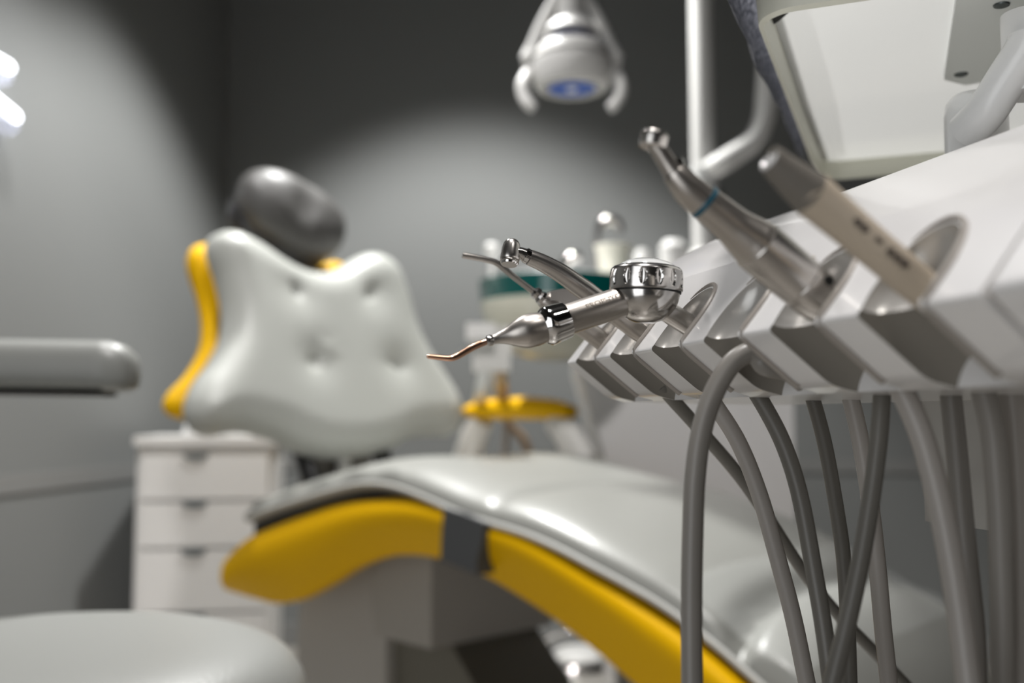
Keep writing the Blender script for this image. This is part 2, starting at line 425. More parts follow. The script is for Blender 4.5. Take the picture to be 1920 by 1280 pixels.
def shell(name, top, bot, off):
    """side shell whose outer face rolls over at the top and turns under toward the bottom"""
    N, K = 60, 14
    T = resample(smooth2(top), N); B = resample(smooth2(bot), N)
    for side in (0, 1):
        bm = bmesh.new(); rows = []
        def place(p, dep):
            if side: p = p + wv * (SEATW + 2 * off - 2 * dep)
            return bm.verts.new(p)
        for i in range(N):
            row = []
            for k in range(K + 1):
                q = k / K
                dep = 0.020 * (1 - q) ** 7 + 0.045 * q ** 1.7
                px = T[i][0] + (B[i][0] - T[i][0]) * q; py = T[i][1] + (B[i][1] - T[i][1]) * q
                row.append(place(atP(px, py, O - wv * (off - dep), wv), dep))
            for q, dep in ((1.0, 0.07), (0.5, 0.075), (0.0, 0.07)):
                px = T[i][0] + (B[i][0] - T[i][0]) * q; py = T[i][1] + (B[i][1] - T[i][1]) * q
                row.append(place(atP(px, py, O - wv * (off - 0.045 * q), wv) + wv * (dep - 0.045 * q), dep) if not side else place(atP(px, py, O - wv * (off - 0.045 * q), wv) + wv * (-dep + 0.045 * q) , 0.045 * q))
            rows.append(row)
        n = len(rows[0])
        for a, b in zip(rows, rows[1:]):
            for k in range(n): bm.faces.new((a[k], a[(k + 1) % n], b[(k + 1) % n], b[k]))
        bm.faces.new(rows[0][::-1]); bm.faces.new(rows[-1])
        finish(bm, name, M['yellow'], chair, smooth=50)
shell('seat_side_shell', back_top, back_bot, 0.014)
shell('leg_side_shell', leg_top, leg_bot, 0.014)
P0 = O - wv * 0.018
sp = [(832, 952), (870, 964), (908, 980), (905, 1010), (895, 1050), (893, 1078), (868, 1066), (826, 1050), (828, 1000)]
bm = bmesh.new(); prism(bm, [atP(x, y, P0, wv) for x, y in sp], wv * (SEATW + 0.036))
finish(bm, 'seat_strap', M['strap'], chair, smooth=30, bevel=0.004)

# backrest
L_ = math.radians(15)
bn = f_ * math.cos(L_) + UP * math.sin(L_)
bv = -f_ * math.sin(L_) + UP * math.cos(L_)
Pc = Vector((-0.36, 2.15, 0.75))
outl = [(384, 470), (390, 448), (412, 437), (440, 441), (480, 462), (525, 492), (572, 513), (618, 511), (652, 490), (682, 478), (712, 485), (738, 512),
        (756, 560), (770, 610), (790, 655), (822, 705), (846, 745), (854, 785), (842, 816), (806, 818), (768, 822), (730, 842), (670, 858), (600, 860), (545, 845), (500, 824), (440, 812),
        (385, 818), (352, 800), (343, 765), (358, 722), (388, 680), (410, 635), (413, 585), (402, 530), (390, 495)]
OP = cat_closed([atP(x, y, Pc, bn) for x, y in outl], 5)
cen = atP(585, 670, Pc, bn)
btn = [atP(x, y, Pc, bn) for x, y in ((530, 560), (668, 565), (566, 690), (716, 698))]
def pillow(name, outline, cen, nrm, tf, tb, m, parent, K=22, dimples=(), pw=3.0, qw=0.5, off=0.0, sc=1.0, waves=0.0):
    bm = bmesh.new(); n = len(outline)
    EW = 0.075
    def edge(q):
        best = 9
        for i in range(n):
            a = outline[i]; ab = outline[(i + 1) % n] - a; t = max(0, min(1, (q - a).dot(ab) / max(ab.length_squared, 1e-12)))
            best = min(best, (q - a - ab * t).length)
        return best
    def puff(q, T):
        x = 1 - min(edge(q) / EW, 1.0)
        return T * (1 - x ** 2.4) ** 0.5
    def ring(r, h):
        out = []
        for p in outline:
            q = cen + (p - cen) * r * sc
            d = puff(q, tf) if h > 0 else h
            h2 = d
            if h > 0:
                for b in dimples:
                    dd = (q - b).length
                    d -= 0.012 * math.exp(-(dd / 0.012) ** 2) + 0.009 * math.exp(-(dd / 0.045) ** 2)
            out.append(bm.verts.new(q + nrm * (d + off)))
        return out
    fr = []
    for k in range(K):
        r = 1 - (1 - (k + 1) / K) ** 1.5
        fr.append(ring(r, 1.0 if k < K - 1 else 0.0))
    bk = []
    for k in range(K - 1, 0, -1):
        r = math.sin(k / K * math.pi / 2)
        bk.append(ring(r, -tb * max(0.0, 1 - r ** 4) ** 0.5))
    allr = fr + bk
    for a, b in zip(allr, allr[1:]):
        for i in range(n): bm.faces.new((a[i], a[(i + 1) % n], b[(i + 1) % n], b[i]))
    hc = tf
    c0 = bm.verts.new(cen + nrm * (hc + off)); c1 = bm.verts.new(cen - nrm * (tb - off))
    for i in range(n):
        bm.faces.new((c0, allr[0][(i + 1) % n], allr[0][i])); bm.faces.new((c1, allr[-1][i], allr[-1][(i + 1) % n]))
    return finish(bm, name, m, parent, smooth=75)
pillow('backrest_cushion', OP, cen, bn, 0.065, 0.022, M['leather'], chair, dimples=btn, pw=4.0)
SP = []
for p in OP:
    d = p - cen; a_, b_ = d.dot(wv), d.dot(bv)
    if b_ < -0.05: b_ = -0.05 + (b_ + 0.05) * 0.62
    if a_ > 0: a_ *= 0.76
    SP.append(cen + wv * (a_ + 0.006) + bv * (b_ + 0.012))
pillow('backrest_shell', SP, cen, bn, 0.03, 0.06, M['yellow'], chair, off=-0.085, sc=1.0)
for b in btn:
    lathe('button', b + bn * 0.044, bn, [(0, 0.006), (0.003, 0.006), (0.005, 0.003), (0.0055, 0)], M['leather'], chair, 16)
# headrest
hc = atP(546, 408, Pc - bn * 0.02, bn)
def headrest():
    bm = bmesh.new(); bmesh.ops.create_uvsphere(bm, u_segments=48, v_segments=32, radius=1)
    tl = math.radians(-20)
    for v in bm.verts:
        x, y, z = v.co
        s = lambda q, e: math.copysign(abs(q) ** e, q)
        x, y, z = s(x, 0.85), s(y, 0.9), s(z, 0.85)
        wx = x * 0.134 * (1 + 0.10 * z); vz = z * 0.092; ny = y * 0.07
        if y > 0: ny -= 0.018 * math.exp(-(x / 0.18) ** 2) * math.exp(-(z / 0.6) ** 2)
        wx, vz = wx * math.cos(tl) - vz * math.sin(tl), wx * math.sin(tl) + vz * math.cos(tl)
        v.co = hc + wv * wx + bv * vz + bn * ny
    return finish(bm, 'headrest_pad', M['hr_pad'], chair, smooth=80)
headrest()
bm = bmesh.new(); bmesh.ops.create_uvsphere(bm, u_segments=40, v_segments=24, radius=1)
for v in bm.verts:
    x, y, z = v.co
    wx, vz = x * 0.128, z * 0.092
    wx, vz = wx * math.cos(-0.35) - vz * math.sin(-0.35), wx * math.sin(-0.35) + vz * math.cos(-0.35)
    v.co = hc + wv * (wx - 0.016) + bv * (vz - 0.022) + bn * (y * 0.062 - 0.03)
finish(bm, 'headrest_dark_side', M['leather_d'], chair, smooth=80)  # black body added as the shaded lower left of the headrest
tube('headrest_stem', [hc - bv * 0.05 - bn * 0.05, hc - bv * 0.18 - bn * 0.06], 0.02, M['steel'], chair, 16, flat=(1, 1.8))
# backrest carrier
bc = Pc + wv * 0.0 - f_ * 0.03
for s, mm in ((-0.11, 'black'), (0.11, 'black')):
    tube('back_support_arm', [O + f_ * 0.06 + wv * (0.26 + s) + UP * (hz(0.1) - 0.03), bc + wv * s * 0.9 + UP * -0.02, bc + wv * s * 0.9 + UP * 0.1 - f_ * 0.05], 0.022, M[mm], chair, 14, sm=6, flat=(1, 0.7))
boxo('back_support_plate', bc + UP * -0.05 + f_ * 0.0, (0.17, 0.02, 0.2), M['taupe_rub'], chair, (wv, f_, UP))
tube('lift_rod', [bc + f_ * 0.035 + wv * 0.0 + UP * -0.15, bc + f_ * 0.02 + UP * 0.0], 0.016, M['white2'], chair, 14)
# pedestal
pc1 = O + f_ * 0.42 + wv * 0.20
BX = (f_, wv, UP)
bm = bmesh.new()
def qpt(a, b, z): return O + f_ * a + wv * b + UP * z
def frust(name, lo, hi, m, bev=0.018):
    bm = bmesh.new()
    a = [bm.verts.new(p) for p in lo]; b = [bm.verts.new(p) for p in hi]
    bm.faces.new(a[::-1]); bm.faces.new(b)
    for i in range(4): bm.faces.new((a[i], a[(i + 1) % 4], b[(i + 1) % 4], b[i]))
    return finish(bm, name, m, chair, bevel=bev, seg=4)
frust('drive_housing', [qpt(0.262, 0.12, 0.372), qpt(0.424, 0.12, 0.372), qpt(0.43, 0.42, 0.372), qpt(0.262, 0.42, 0.372)],
      [qpt(0.24, 0.11, 0.59), qpt(0.435, 0.11, 0.59), qpt(0.45, 0.43, 0.59), qpt(0.24, 0.43, 0.59)], M['base'])
frust('pedestal_column', [qpt(-0.06, 0.15, 0.03), qpt(0.27, 0.15, 0.03), qpt(0.27, 0.42, 0.03), qpt(-0.06, 0.42, 0.03)],
      [qpt(-0.02, 0.15, 0.56), qpt(0.25, 0.15, 0.56), qpt(0.25, 0.42, 0.56), qpt(-0.02, 0.42, 0.56)], M['base2'])
bm = bmesh.new(); prism(bm, [qpt(0.20, 0.17, 0.39), qpt(0.40, 0.17, 0.39), qpt(0.74, 0.17, 0.06), qpt(0.20, 0.17, 0.06)], wv * 0.22)
finish(bm, 'lift_arm', M['base_d'], chair, bevel=0.01, seg=3)
boxo('base_plate', qpt(0.38, 0.28, 0.035), (0.95, 0.42, 0.07), M['base'], chair, BX, 0.015)
# far armrest with its bracket
A0 = O + wv * 0.62 + f_ * 0.0
ap = [atP(x, y, A0, wv) for x, y in ((880, 771), (900, 769), (940, 766), (990, 765), (1040, 768), (1072, 772))]
tube('armrest', ap, [0.014, 0.022, 0.026, 0.027, 0.024, 0.014], M['yellow'], chair, 24, sm=6, flat=(0.95, 1.6), smooth=80)
for pxs, fl in ((((905, 785), (888, 820), (875, 870)), 1), (((1040, 786), (1068, 820), (1092, 870)), 1)):
    tube('armrest_bracket', [atP(x, y, A0, wv) for x, y in pxs], [0.030, 0.036, 0.042], M['white2'], chair, 20, sm=5, flat=(1, 0.8))
boxo('armrest_mount', qpt(0.16, 0.585, 0.655), (0.30, 0.10, 0.05), M['white2'], chair, BX, 0.01)
# clear protective cover on the foot end
bm = bmesh.new(); g = []
for i in range(31):
    t = T_CR - 0.05 + (T_END - T_CR + 0.0) * i / 30
    row = []
    for j in range(21):
        v = -0.97 + 1.94 * j / 20
        row.append(bm.verts.new(O + f_ * t + wv * (SEATW / 2 + SEATW / 2 * v * 0.97) + UP * (hz(t) + max(seat_top(t, v) - 0.012, 0.035) + 0.004 + 0.0015 * math.sin(30 * t + 5 * v))))
    g.append(row)
for i in range(30):
    for j in range(20): bm.faces.new((g[i][j], g[i][j + 1], g[i + 1][j + 1], g[i + 1][j]))
ft = finish(bm, 'foot_cover', mat('clear_vinyl', (0.8, 0.82, 0.8), 0.12, alpha=0.14, bump=(25, 0.2, 0.003)), chair, smooth=80)
tag(ft, 'clear vinyl protective sheet over the foot end')

# ------------------------------------------------------------------ drawer cabinet
cb = atY(250, 1000, 2.6); cb.z = 0
cY = Vector((-0.14, 0.99, 0)).normalized(); cX = Vector((cY.y, -cY.x, 0))
wC = 0.352; hC = atY(300, 819, 2.6).z
cab = thing('drawer_cabinet', 'white drawer cabinet with half round finger pulls against the grey wall', 'cabinet', cb + cX * wC / 2 + cY * 0.22)
boxo('cabinet_body', cb + cX * wC / 2 + cY * 0.17 + UP * (hC - 0.02) / 2, (wC, 0.30, hC - 0.02), M['cabinet'], cab, (cX, cY, UP), 0.004)
boxo('cabinet_top', cb + cX * wC / 2 + cY * 0.163 + UP * (hC - 0.01), (wC + 0.012, 0.33, 0.022), M['cabinet'], cab, (cX, cY, UP), 0.005)
zs = [atY(300, y, 2.6).z for y in (848, 938, 1028, 1150)]
for i in range(4):
    zt = zs[i]; zb = zs[i + 1] if i < 3 else 0.03
    cx = cb + cX * (wC / 2) + cY * 0.009
    d = boxo('drawer', cx + UP * ((zt + zb) / 2 - 0.002), (wC - 0.03, 0.02, zt - zb - 0.008), M['cabinet'], cab, (cX, cY, UP), 0.004)
    bm = bmesh.new(); pts = []
    hcx = atP(367, 900, cb, cY); hcx.z = zt - 0.004
    for k in range(15):
        an = math.pi + math.pi * k / 14
        pts.append(hcx + cX * 0.032 * math.cos(an) + UP * 0.017 * math.sin(an))
    prism(bm, [p - cY * 0.004 for p in pts], cY * 0.006)
    finish(bm, 'finger_pull', M['notch'], d, smooth=30)
# crumpled paper and a small white box on the cabinet
bm = bmesh.new(); bmesh.ops.create_icosphere(bm, subdivisions=4, radius=1)
random.seed(4)
import mathutils.noise as mn
pcn = atY(398, 812, 2.73); pcn.z = hC + 0.018
for v in bm.verts:
    nn = 1 + 0.25 * mn.noise(v.co * 2.5) + 0.1 * mn.noise(v.co * 7)
    q = v.co * nn
    v.co = pcn + Vector((q.x * 0.075, q.y * 0.06, max(q.z * 0.035, -0.014)))
tag(finish(bm, 'crumpled_tissue', M['paper'], smooth=25), 'crumpled white tissue on top of the drawer cabinet', 'tissue')
bx = atY(490, 832, 2.70)
bm = bmesh.new(); box(bm, Vector((bx.x, bx.y, hC + 0.014)), 0.036, 0.06, 0.025, cX, cY, UP)
tag(finish(bm, 'small_box', M['paper'], bevel=0.003), 'small white box at the right edge of the cabinet top', 'box')

# ------------------------------------------------------------------ lit sign / lamp on the left wall
wl = thing('wall_light', 'glowing white twin tube light with clear casing on the left wall', 'light', atP(5, 170, corner + BW * 0.06, BW))
for pa, pb in (((-45, 92), (18, 128)), ((-45, 160), (30, 221))):
    a = atP(*pa, corner + BW * 0.05, BW); b = atP(*pb, corner + BW * 0.05, BW)
    tube('light_tube', [a, b], 0.0, M['lit'], wl, 16) if False else lathe('light_tube', a, b - a, [(-0.014, 0), (-0.010, 0.010), (0, 0.014), ((b - a).length - 0.008, 0.014), ((b - a).length + 0.004, 0.010), ((b - a).length + 0.008, 0)], M['lit'], wl, 20)
    a2 = a + UP * -0.012 - BW * 0.022; b2 = b + UP * -0.012 - BW * 0.022
    lathe('clear_casing', a2, b2 - a2, [(-0.03, 0), (-0.02, 0.022), (0, 0.028), ((b - a).length - 0.004, 0.028), ((b - a).length + 0.016, 0.02), ((b - a).length + 0.022, 0)], M['acryl'], wl, 24)

# ------------------------------------------------------------------ operator stool
sz = 0.604; sR = 0.195; sc = Vector((-0.352, 0.762, 0))
stool = thing('operator_stool', 'grey leather round operator stool with a curved torso bar near the camera', 'stool', sc)
prof = [(0, 0)]
for r, z in ((0.10, 0.0), (0.165, 0.002), (0.187, 0.010), (0.195, 0.025), (0.195, 0.036), (0.190, 0.050), (0.178, 0.063), (0.155, 0.072), (0.12, 0.077), (0.06, 0.079)):
    prof.append((z, r))
prof.append((0.0795, 0))
prof2 = []
for (z, r) in prof: prof2.append((z, r))
def smooth_prof(pf, n=4):
    P = cat_rom([Vector((a, b, 0)) for a, b in pf], n); return [(p.x, max(0, p.y)) for p in P]
lathe('stool_seat', sc + UP * (sz - 0.079), UP, smooth_prof(prof2, 4), M['stool'], stool, 96, 60)
lathe('stool_column', sc + UP * 0.07, UP, [(0, 0.03), (0.25, 0.03), (0.25, 0.018), (sz - 0.15, 0.018), (sz - 0.15, 0.07), (sz - 0.148, 0.07)], M['chrome_s'], stool, 24)
for k in range(5):
    an = math.radians(20 + 72 * k); dd = Vector((math.cos(an), math.sin(an), 0))
    lg = tube('stool_leg', [sc + UP * 0.10, sc + dd * 0.15 + UP * 0.085, sc + dd * 0.25 + UP * 0.065], [0.022, 0.016, 0.012], M['chrome_s'], stool, 14)
    lathe('caster', sc + dd * 0.25 + UP * 0.025 - dd.cross(UP) * 0.015, dd.cross(UP), [(0, 0.018), (0.003, 0.025), (0.027, 0.025), (0.03, 0.018)], M['black'], lg, 20)
# curved torso bar: arc left of and behind the seat
tb0 = atY(205, 692, 1.06)
pts = [tb0, tb0 + Vector((-0.05, 0.0, 0.0008)), tb0 + Vector((-0.14, -0.004, 0.002)), tb0 + Vector((-0.24, -0.02, 0.004)), tb0 + Vector((-0.33, -0.06, 0.006)), tb0 + Vector((-0.40, -0.13, 0.008)), tb0 + Vector((-0.43, -0.22, 0.008))]
P2 = cat_rom(pts, 8)
bm = bmesh.new(); rings = []
sec = []
for k in range(28):
    an = 2 * math.pi * k / 28
    x = math.copysign(abs(math.cos(an)) ** 0.7, math.cos(an)) * 0.034
    z = math.copysign(abs(math.sin(an)) ** (0.9 if math.sin(an) > 0 else 0.5), math.sin(an)) * (0.030 if math.sin(an) > 0 else 0.024)
    sec.append((x, z))
full = [P2[0] + Vector((0.028, 0, -0.006)), P2[0] + Vector((0.024, 0, -0.004)), P2[0] + Vector((0.014, 0, -0.002))] + P2
scl = [0.45, 0.72, 0.92] + [1.0] * len(P2)
for i, p in enumerate(full):
    a = full[max(i - 1, 0)]; b = full[min(i + 1, len(full) - 1)]
    T = (b - a).normalized(); T.z = 0; T.normalize(); nx = T.cross(UP)
    rings.append([bm.verts.new(p + nx * x * scl[i] + UP * z * scl[i]) for x, z in sec])
for a, b in zip(rings, rings[1:]):
    for k in range(28): bm.faces.new((a[k], a[(k + 1) % 28], b[(k + 1) % 28], b[k]))
bm.faces.new(rings[0][::-1]); bm.faces.new(rings[-1])
finish(bm, 'torso_bar', M['stool'], stool, smooth=60)
bm = bmesh.new()
pp = [p + UP * -0.0265 for p in P2]
add_tube(bm, pp, 0.026, 12, flat=(0.12, 1))
finish(bm, 'torso_bar_plate', M['black'], stool)
q = P2[30]
tube('torso_bar_arm', [q + UP * -0.02, Vector((q.x, q.y, 0.62)), Vector((q.x + 0.02, q.y - 0.02, 0.50)), sc + Vector((-0.12, 0.05, 0.50)), sc + UP * 0.505], 0.012, M['chrome_s'], stool, 14, sm=6)

# ------------------------------------------------------------------ dental unit body with cuspidor
UY = 2.22
unit = thing('dental_unit', 'white dental unit body standing behind the chair with a lamp column', 'dental unit', Vector((0.42, UY + 0.15, 0)))
l1 = atY(1135, 860, UY); r1 = atY(1490, 860, UY); l0 = atY(1092, 690, UY)
bm = bmesh.new()
zt = 1.12
poly = [Vector((l1.x + 0.03, UY, 0.02)), Vector((r1.x, UY, 0.02)), Vector((r1.x, UY, 0.98)), Vector((r1.x - 0.05, UY, 1.03)), Vector((l0.x + 0.12, UY, 1.05)), Vector((l0.x, UY, 0.99)), Vector((l0.x - 0.005, UY, l0.z)), Vector((l1.x, UY, l1.z))]
prism(bm, poly, Vector((0, 0.34, 0)))
finish(bm, 'unit_body', M['white'], unit, bevel=0.025, seg=5)
pb = Vector((atY(1318, 300, UY + 0.13).x, UY + 0.13, 0))
lathe('column_collar', pb + UP * 1.02, UP, [(0, 0.075), (0.08, 0.072), (0.12, 0.05), (0.15, 0.032)], M['lampw'], unit, 32)
lathe('lamp_column', pb + UP * 1.05, UP, [(0, 0.027), (CEIL - 1.05 - 0.006, 0.027)], M['lampw'], unit, 32)
lathe('column_clamp', pb + UP * (atY(1318, 345, UY + 0.13).z - 0.04), UP, [(0, 0.034), (0.075, 0.034)], M['arm'], unit, 32)
bpts = [pb + UP * (atY(1318, 325, UY + 0.13).z)] + [atY(x, y, UY + 0.10) for x, y in ((1350, 308), (1385, 285), (1415, 262), (1432, 225), (1438, 180), (1442, 90), (1446, 20))]
tube('branch_arm', bpts, 0.026, M['lampw'], unit, 20, sm=6)
lathe('dark_joint', atY(1345, 395, UY + 0.13), UP, [(0, 0.018), (0.045, 0.018)], M['strap'], unit, 20)
for x, y, r in ((1262, 478, 0.032), (1205, 495, 0.02)):
    p = atY(x, y, UY + 0.1)
    lathe('top_fitting', Vector((p.x, p.y, 1.0)), UP, [(0, r), (p.z - 1.0 + 0.02, r), (p.z - 1.0 + 0.035, r * 0.6), (p.z - 1.0 + 0.036, 0)], M['lampw'], unit, 24)

# foot control on the floor
fc = atZ(1085, 1215, 0.05); fc.z = 0
fct = thing('foot_control', 'round silver foot control on the floor beneath the yellow leg shell', 'foot pedal', fc)
lathe('pedal_base', fc + UP * 0.001, UP, smooth_prof([(0, 0.0), (0, 0.115), (0.012, 0.118), (0.02, 0.112), (0.024, 0.09), (0.024, 0.0)], 3), M['chrome_s'], fct, 48, 40)
lathe('pedal_disc', fc + UP * 0.026, UP, smooth_prof([(0, 0.0), (0, 0.080), (0.010, 0.082), (0.022, 0.066), (0.028, 0.03), (0.029, 0)], 3), M['lampw'], fct, 48, 50)
tube('pedal_bow', [fc + Vector((-0.11, 0, 0.015)), fc + Vector((-0.10, -0.04, 0.09)), fc + Vector((0, -0.06, 0.12)), fc + Vector((0.10, -0.04, 0.09)), fc + Vector((0.11, 0, 0.015))], 0.008, M['chrome'], fct, 14, sm=6)

# cuspidor
cu = atY(1048, 545, 2.16)
zc = cu.z
cusp = thing('cuspidor', 'cream spittoon bowl with a dark green glass rim left of the unit body', 'spittoon', Vector((cu.x, cu.y, zc - 0.17)))
bp = [(-0.155, 0.0), (-0.15, 0.06), (-0.135, 0.105), (-0.10, 0.145), (-0.055, 0.166), (-0.025, 0.172), (-0.02, 0.165), (-0.05, 0.155), (-0.10, 0.10), (-0.125, 0.04), (-0.13, 0)]
lathe('bowl', Vector((cu.x, cu.y, zc)), UP, smooth_prof(bp, 4), M['bowl'], cusp, 64, 60)
lathe('glass_rim', Vector((cu.x, cu.y, zc)), UP, [(-0.026, 0.163), (-0.028, 0.172), (0.018, 0.176), (0.020, 0.170), (0.014, 0.160), (-0.020, 0.155)], M['green'], cusp, 64, 40, ring_closed=True)
boxo('bowl_bracket', Vector((cu.x + 0.17, cu.y + 0.10, zc - 0.07)), (0.16, 0.10, 0.08), M['white2'], cusp)
lathe('rear_rim', Vector((cu.x, cu.y + 0.05, zc)), UP, [(0.0, 0.15), (0.028, 0.155), (0.032, 0.15), (0.03, 0.0)], M['arm'], cusp, 48)
fp = atY(1056, 500, 2.2)
tube('bowl_spout', [fp + Vector((0, 0, -0.03)), fp + Vector((0.0, 0, 0.0)), fp + Vector((0.02, 0, 0.022)), fp + Vector((0.04, 0, 0.02))], [0.012, 0.013, 0.013, 0.011], M['chrome_s'], cusp, 16, sm=5)
kb = atY(912, 470, 2.25)
lathe('control_knob', kb - UP * 0.055 + Vector((0.012, 0, 0)), UP, [(-0.05, 0.006), (0.04, 0.006), (0.042, 0.015), (0.065, 0.017), (0.072, 0.01), (0.073, 0)], M['lampw'], cusp, 20)
# paper cup and the arched filler above it
cpb = atY(1150, 532, 2.2)
cup = lathe('drinking_cup', Vector((cpb.x, cpb.y, cpb.z)), UP, [(0, 0.0), (0, 0.028), (0.078, 0.040), (0.082, 0.043), (0.086, 0.042), (0.086, 0.039), (0.004, 0.026), (0.004, 0)], M['cup'], None, 40, 40)
tag(cup, 'cream plastic drinking cup under the arched chrome filler', 'cup')
ff = thing('cup_filler', 'arched pale chrome water filler tube above the drinking cup', 'tap', cpb + Vector((-0.05, 0.0, 0)))
tube('filler_spout', [atY(x, y, 2.2) for x, y in ((1122, 530), (1119, 490), (1118, 455), (1122, 430), (1133, 415), (1148, 412), (1160, 420), (1163, 436))], [0.006, 0.006, 0.007, 0.009, 0.011, 0.012, 0.011, 0.009], M['chrome_s'], ff, 18, sm=6)
lathe('filler_base', atY(1122, 534, 2.2) - UP * 0.012, UP, [(0, 0.018), (0.012, 0.018), (0.016, 0.011), (0.02, 0.011)], M['chrome_s'], ff, 24)
boxo('cup_shelf', Vector((cpb.x + 0.0, cpb.y + 0.01, cpb.z - 0.02)), (0.16, 0.13, 0.016), M['white2'], unit)
# assistant's instrument holder left of the bowl
ah = thing('suction_holder', 'white assistant suction holder on a thin arm below the green rimmed bowl', 'suction holder', atY(915, 760, 2.28))
p = atY(922, 655, 1.93); boxo('holder_block', p, (0.072, 0.06, 0.085), M['white2'], ah, None, 0.016)
p = atY(902, 622, 1.90); boxo('holder_cap', p, (0.055, 0.05, 0.03), M['lampw'], ah, None, 0.01)
tube('holder_arm', [atY(915, 680, 1.94), atY(905, 720, 2.02), atY(898, 760, 2.48), atY(892, 900, 2.55)], 0.014, M['arm'], ah, 14, sm=4)
tube('suction_tube', [atY(938, 680, 1.94), atY(945, 740, 2.46), atY(952, 790, 2.5), atY(985, 830, 2.52), atY(1000, 900, 2.54)], 0.011, M['tube_tan'], ah, 14, sm=6)
tube('suction_tube', [atY(928, 680, 1.95), atY(938, 745, 2.48), atY(950, 800, 2.53), atY(940, 900, 2.55)], 0.010, M['hose_l'], ah, 14, sm=6)

# ------------------------------------------------------------------ operating lamp
LY = 2.0
lc = atY(1072, 165, LY)
lamp = thing('operating_lamp', 'white dental operating lamp with two side handles hanging above the chair', 'operating lamp', lc)
k = LY / F
def lp(y): return (165 - y) * k * 1.02
prof = [(lp(168), 0.068), (lp(166), 0.073), (lp(160), 0.077), (lp(140), 0.080), (lp(124), 0.083), (lp(118), 0.081), (lp(117), 0.068), (lp(110), 0.068), (lp(109), 0.079), (lp(98), 0.076), (lp(88), 0.066), (lp(80), 0.055), (lp(79), 0.035), (lp(90), 0.035),
        (lp(118), 0.050), (lp(135), 0.060), (lp(160), 0.066)]
bm_o = lathe('reflector_housing', lc, UP, prof, M['lampw'], lamp, 64, 30, ring_closed=True)
lathe('blue_vent', lc, UP, [(lp(92), 0.030), (lp(80), 0.042), (lp(60), 0.040), (lp(59), 0)], M['lampblue'], lamp, 48)
lathe('housing_cap', lc, UP, [(lp(63), 0.040), (lp(63), 0.058), (lp(60), 0.060), (lp(52), 0.054), (lp(42), 0.044), (lp(32), 0.030), (lp(28), 0.0)], M['lampw'], lamp, 48, 40)
lathe('lamp_neck', lc, UP, [(lp(40), 0.030), (lp(5), 0.030), (lp(-20), 0.027), (lp(-60), 0.027)], M['lampw'], lamp, 32)
lathe('blue_reflector', lc, UP, [(lp(166), 0.050), (lp(166.5), 0.046), (lp(167), 0.030), (lp(167.2), 0.0)], mat('blue_reflector_glass', (0.02, 0.09, 0.42), 0.4, bump=(8, 0.02, 0.001)), lamp, 48)
lathe('reflector_ring', lc, UP, [(lp(168), 0.069), (lp(167), 0.049), (lp(160), 0.049), (lp(160), 0.071)], M['pearl'], lamp, 64, 60, ring_closed=True)
lathe('bulb_cover', lc, UP, [(lp(170), 0), (lp(169.5), 0.010), (lp(166), 0.013)], M['lampw'], lamp, 24)
for s in (-1, 1):
    def q(x, y, dy=0.0): return atY(1072 + s * x, y, LY + dy)
    tube('yoke_arm', [q(22, -15), q(40, 15), q(58, 50), q(72, 85), q(84, 112)], [0.010, 0.011, 0.012, 0.013, 0.016], M['lampw'], lamp, 16, sm=6)
    lathe('yoke_knob', q(76, 112), Vector((s, 0, 0)), [(0, 0.020), (0.012, 0.020), (0.018, 0.014), (0.019, 0)], M['lampw'], lamp, 24)
    tube('lamp_handle', [q(74, 132), q(84, 142, -0.02), q(92, 160, -0.04), q(90, 180, -0.05), q(80, 196, -0.06), q(70, 204, -0.06)], [0.012, 0.013, 0.013, 0.0125, 0.012, 0.010], M['lampw'], lamp, 18, sm=6)
top = lc + UP * lp(-60)
tube('lamp_arm', [top, top + UP * 0.12, top + Vector((0.06, 0.06, 0.24)), Vector((pb.x - 0.12, pb.y, top.z + 0.34)), Vector((pb.x - 0.028, pb.y, top.z + 0.36))], 0.024, M['lampw'], lamp, 18, sm=6)

# ------------------------------------------------------------------ delivery console
NZ = 0.0305
N0 = atZ(1115, 672, H + NZ); N5 = atZ(1733, 570, H + NZ)
V = (N5 - N0) / 5; V.z = 0
u = V.normalized(); PITCH = V.length
bkv = Vector((-u.y, u.x, 0)).normalized()           # away from the dentist's side, to the right
if bkv.x < 0: bkv = -bkv
def RW(j, a, z): 
    p = N0 + V * j + bkv * a; p.z = H + z; return p
console = thing('delivery_console', 'white dental delivery console with a row of pearl grey instrument holders', 'delivery console', RW(3, 0.14, 0.008))
NN = (0.0, NZ); LL = (0.0237, 0.0120)
d1 = Vector((LL[0] - NN[0], LL[1] - NN[1])).normalized()
upper = [(0.0, NZ), (0.0206, 0.0555), (0.032, 0.0665), (0.045, 0.0765), (0.07, 0.0925), (0.10, 0.107), (0.13, 0.1165), (0.17, 0.118), (0.21, 0.108), (0.235, 0.085)]
def fillet(poly, idx, r, n=5):
    out = []
    for i, p in enumerate(poly):
        if i in idx:
            a = Vector(poly[i - 1]) - Vector(p); b = Vector(poly[(i + 1) % len(poly)]) - Vector(p)
            a.normalize(); b.normalize(); q = Vector(p)
            for k in range(n + 1):
                t = k / n
                out.append(tuple((q + a * r) * (1 - t) ** 2 + q * 2 * t * (1 - t) + (q + b * r) * t * t))
        else: out.append(tuple(p))
    return out
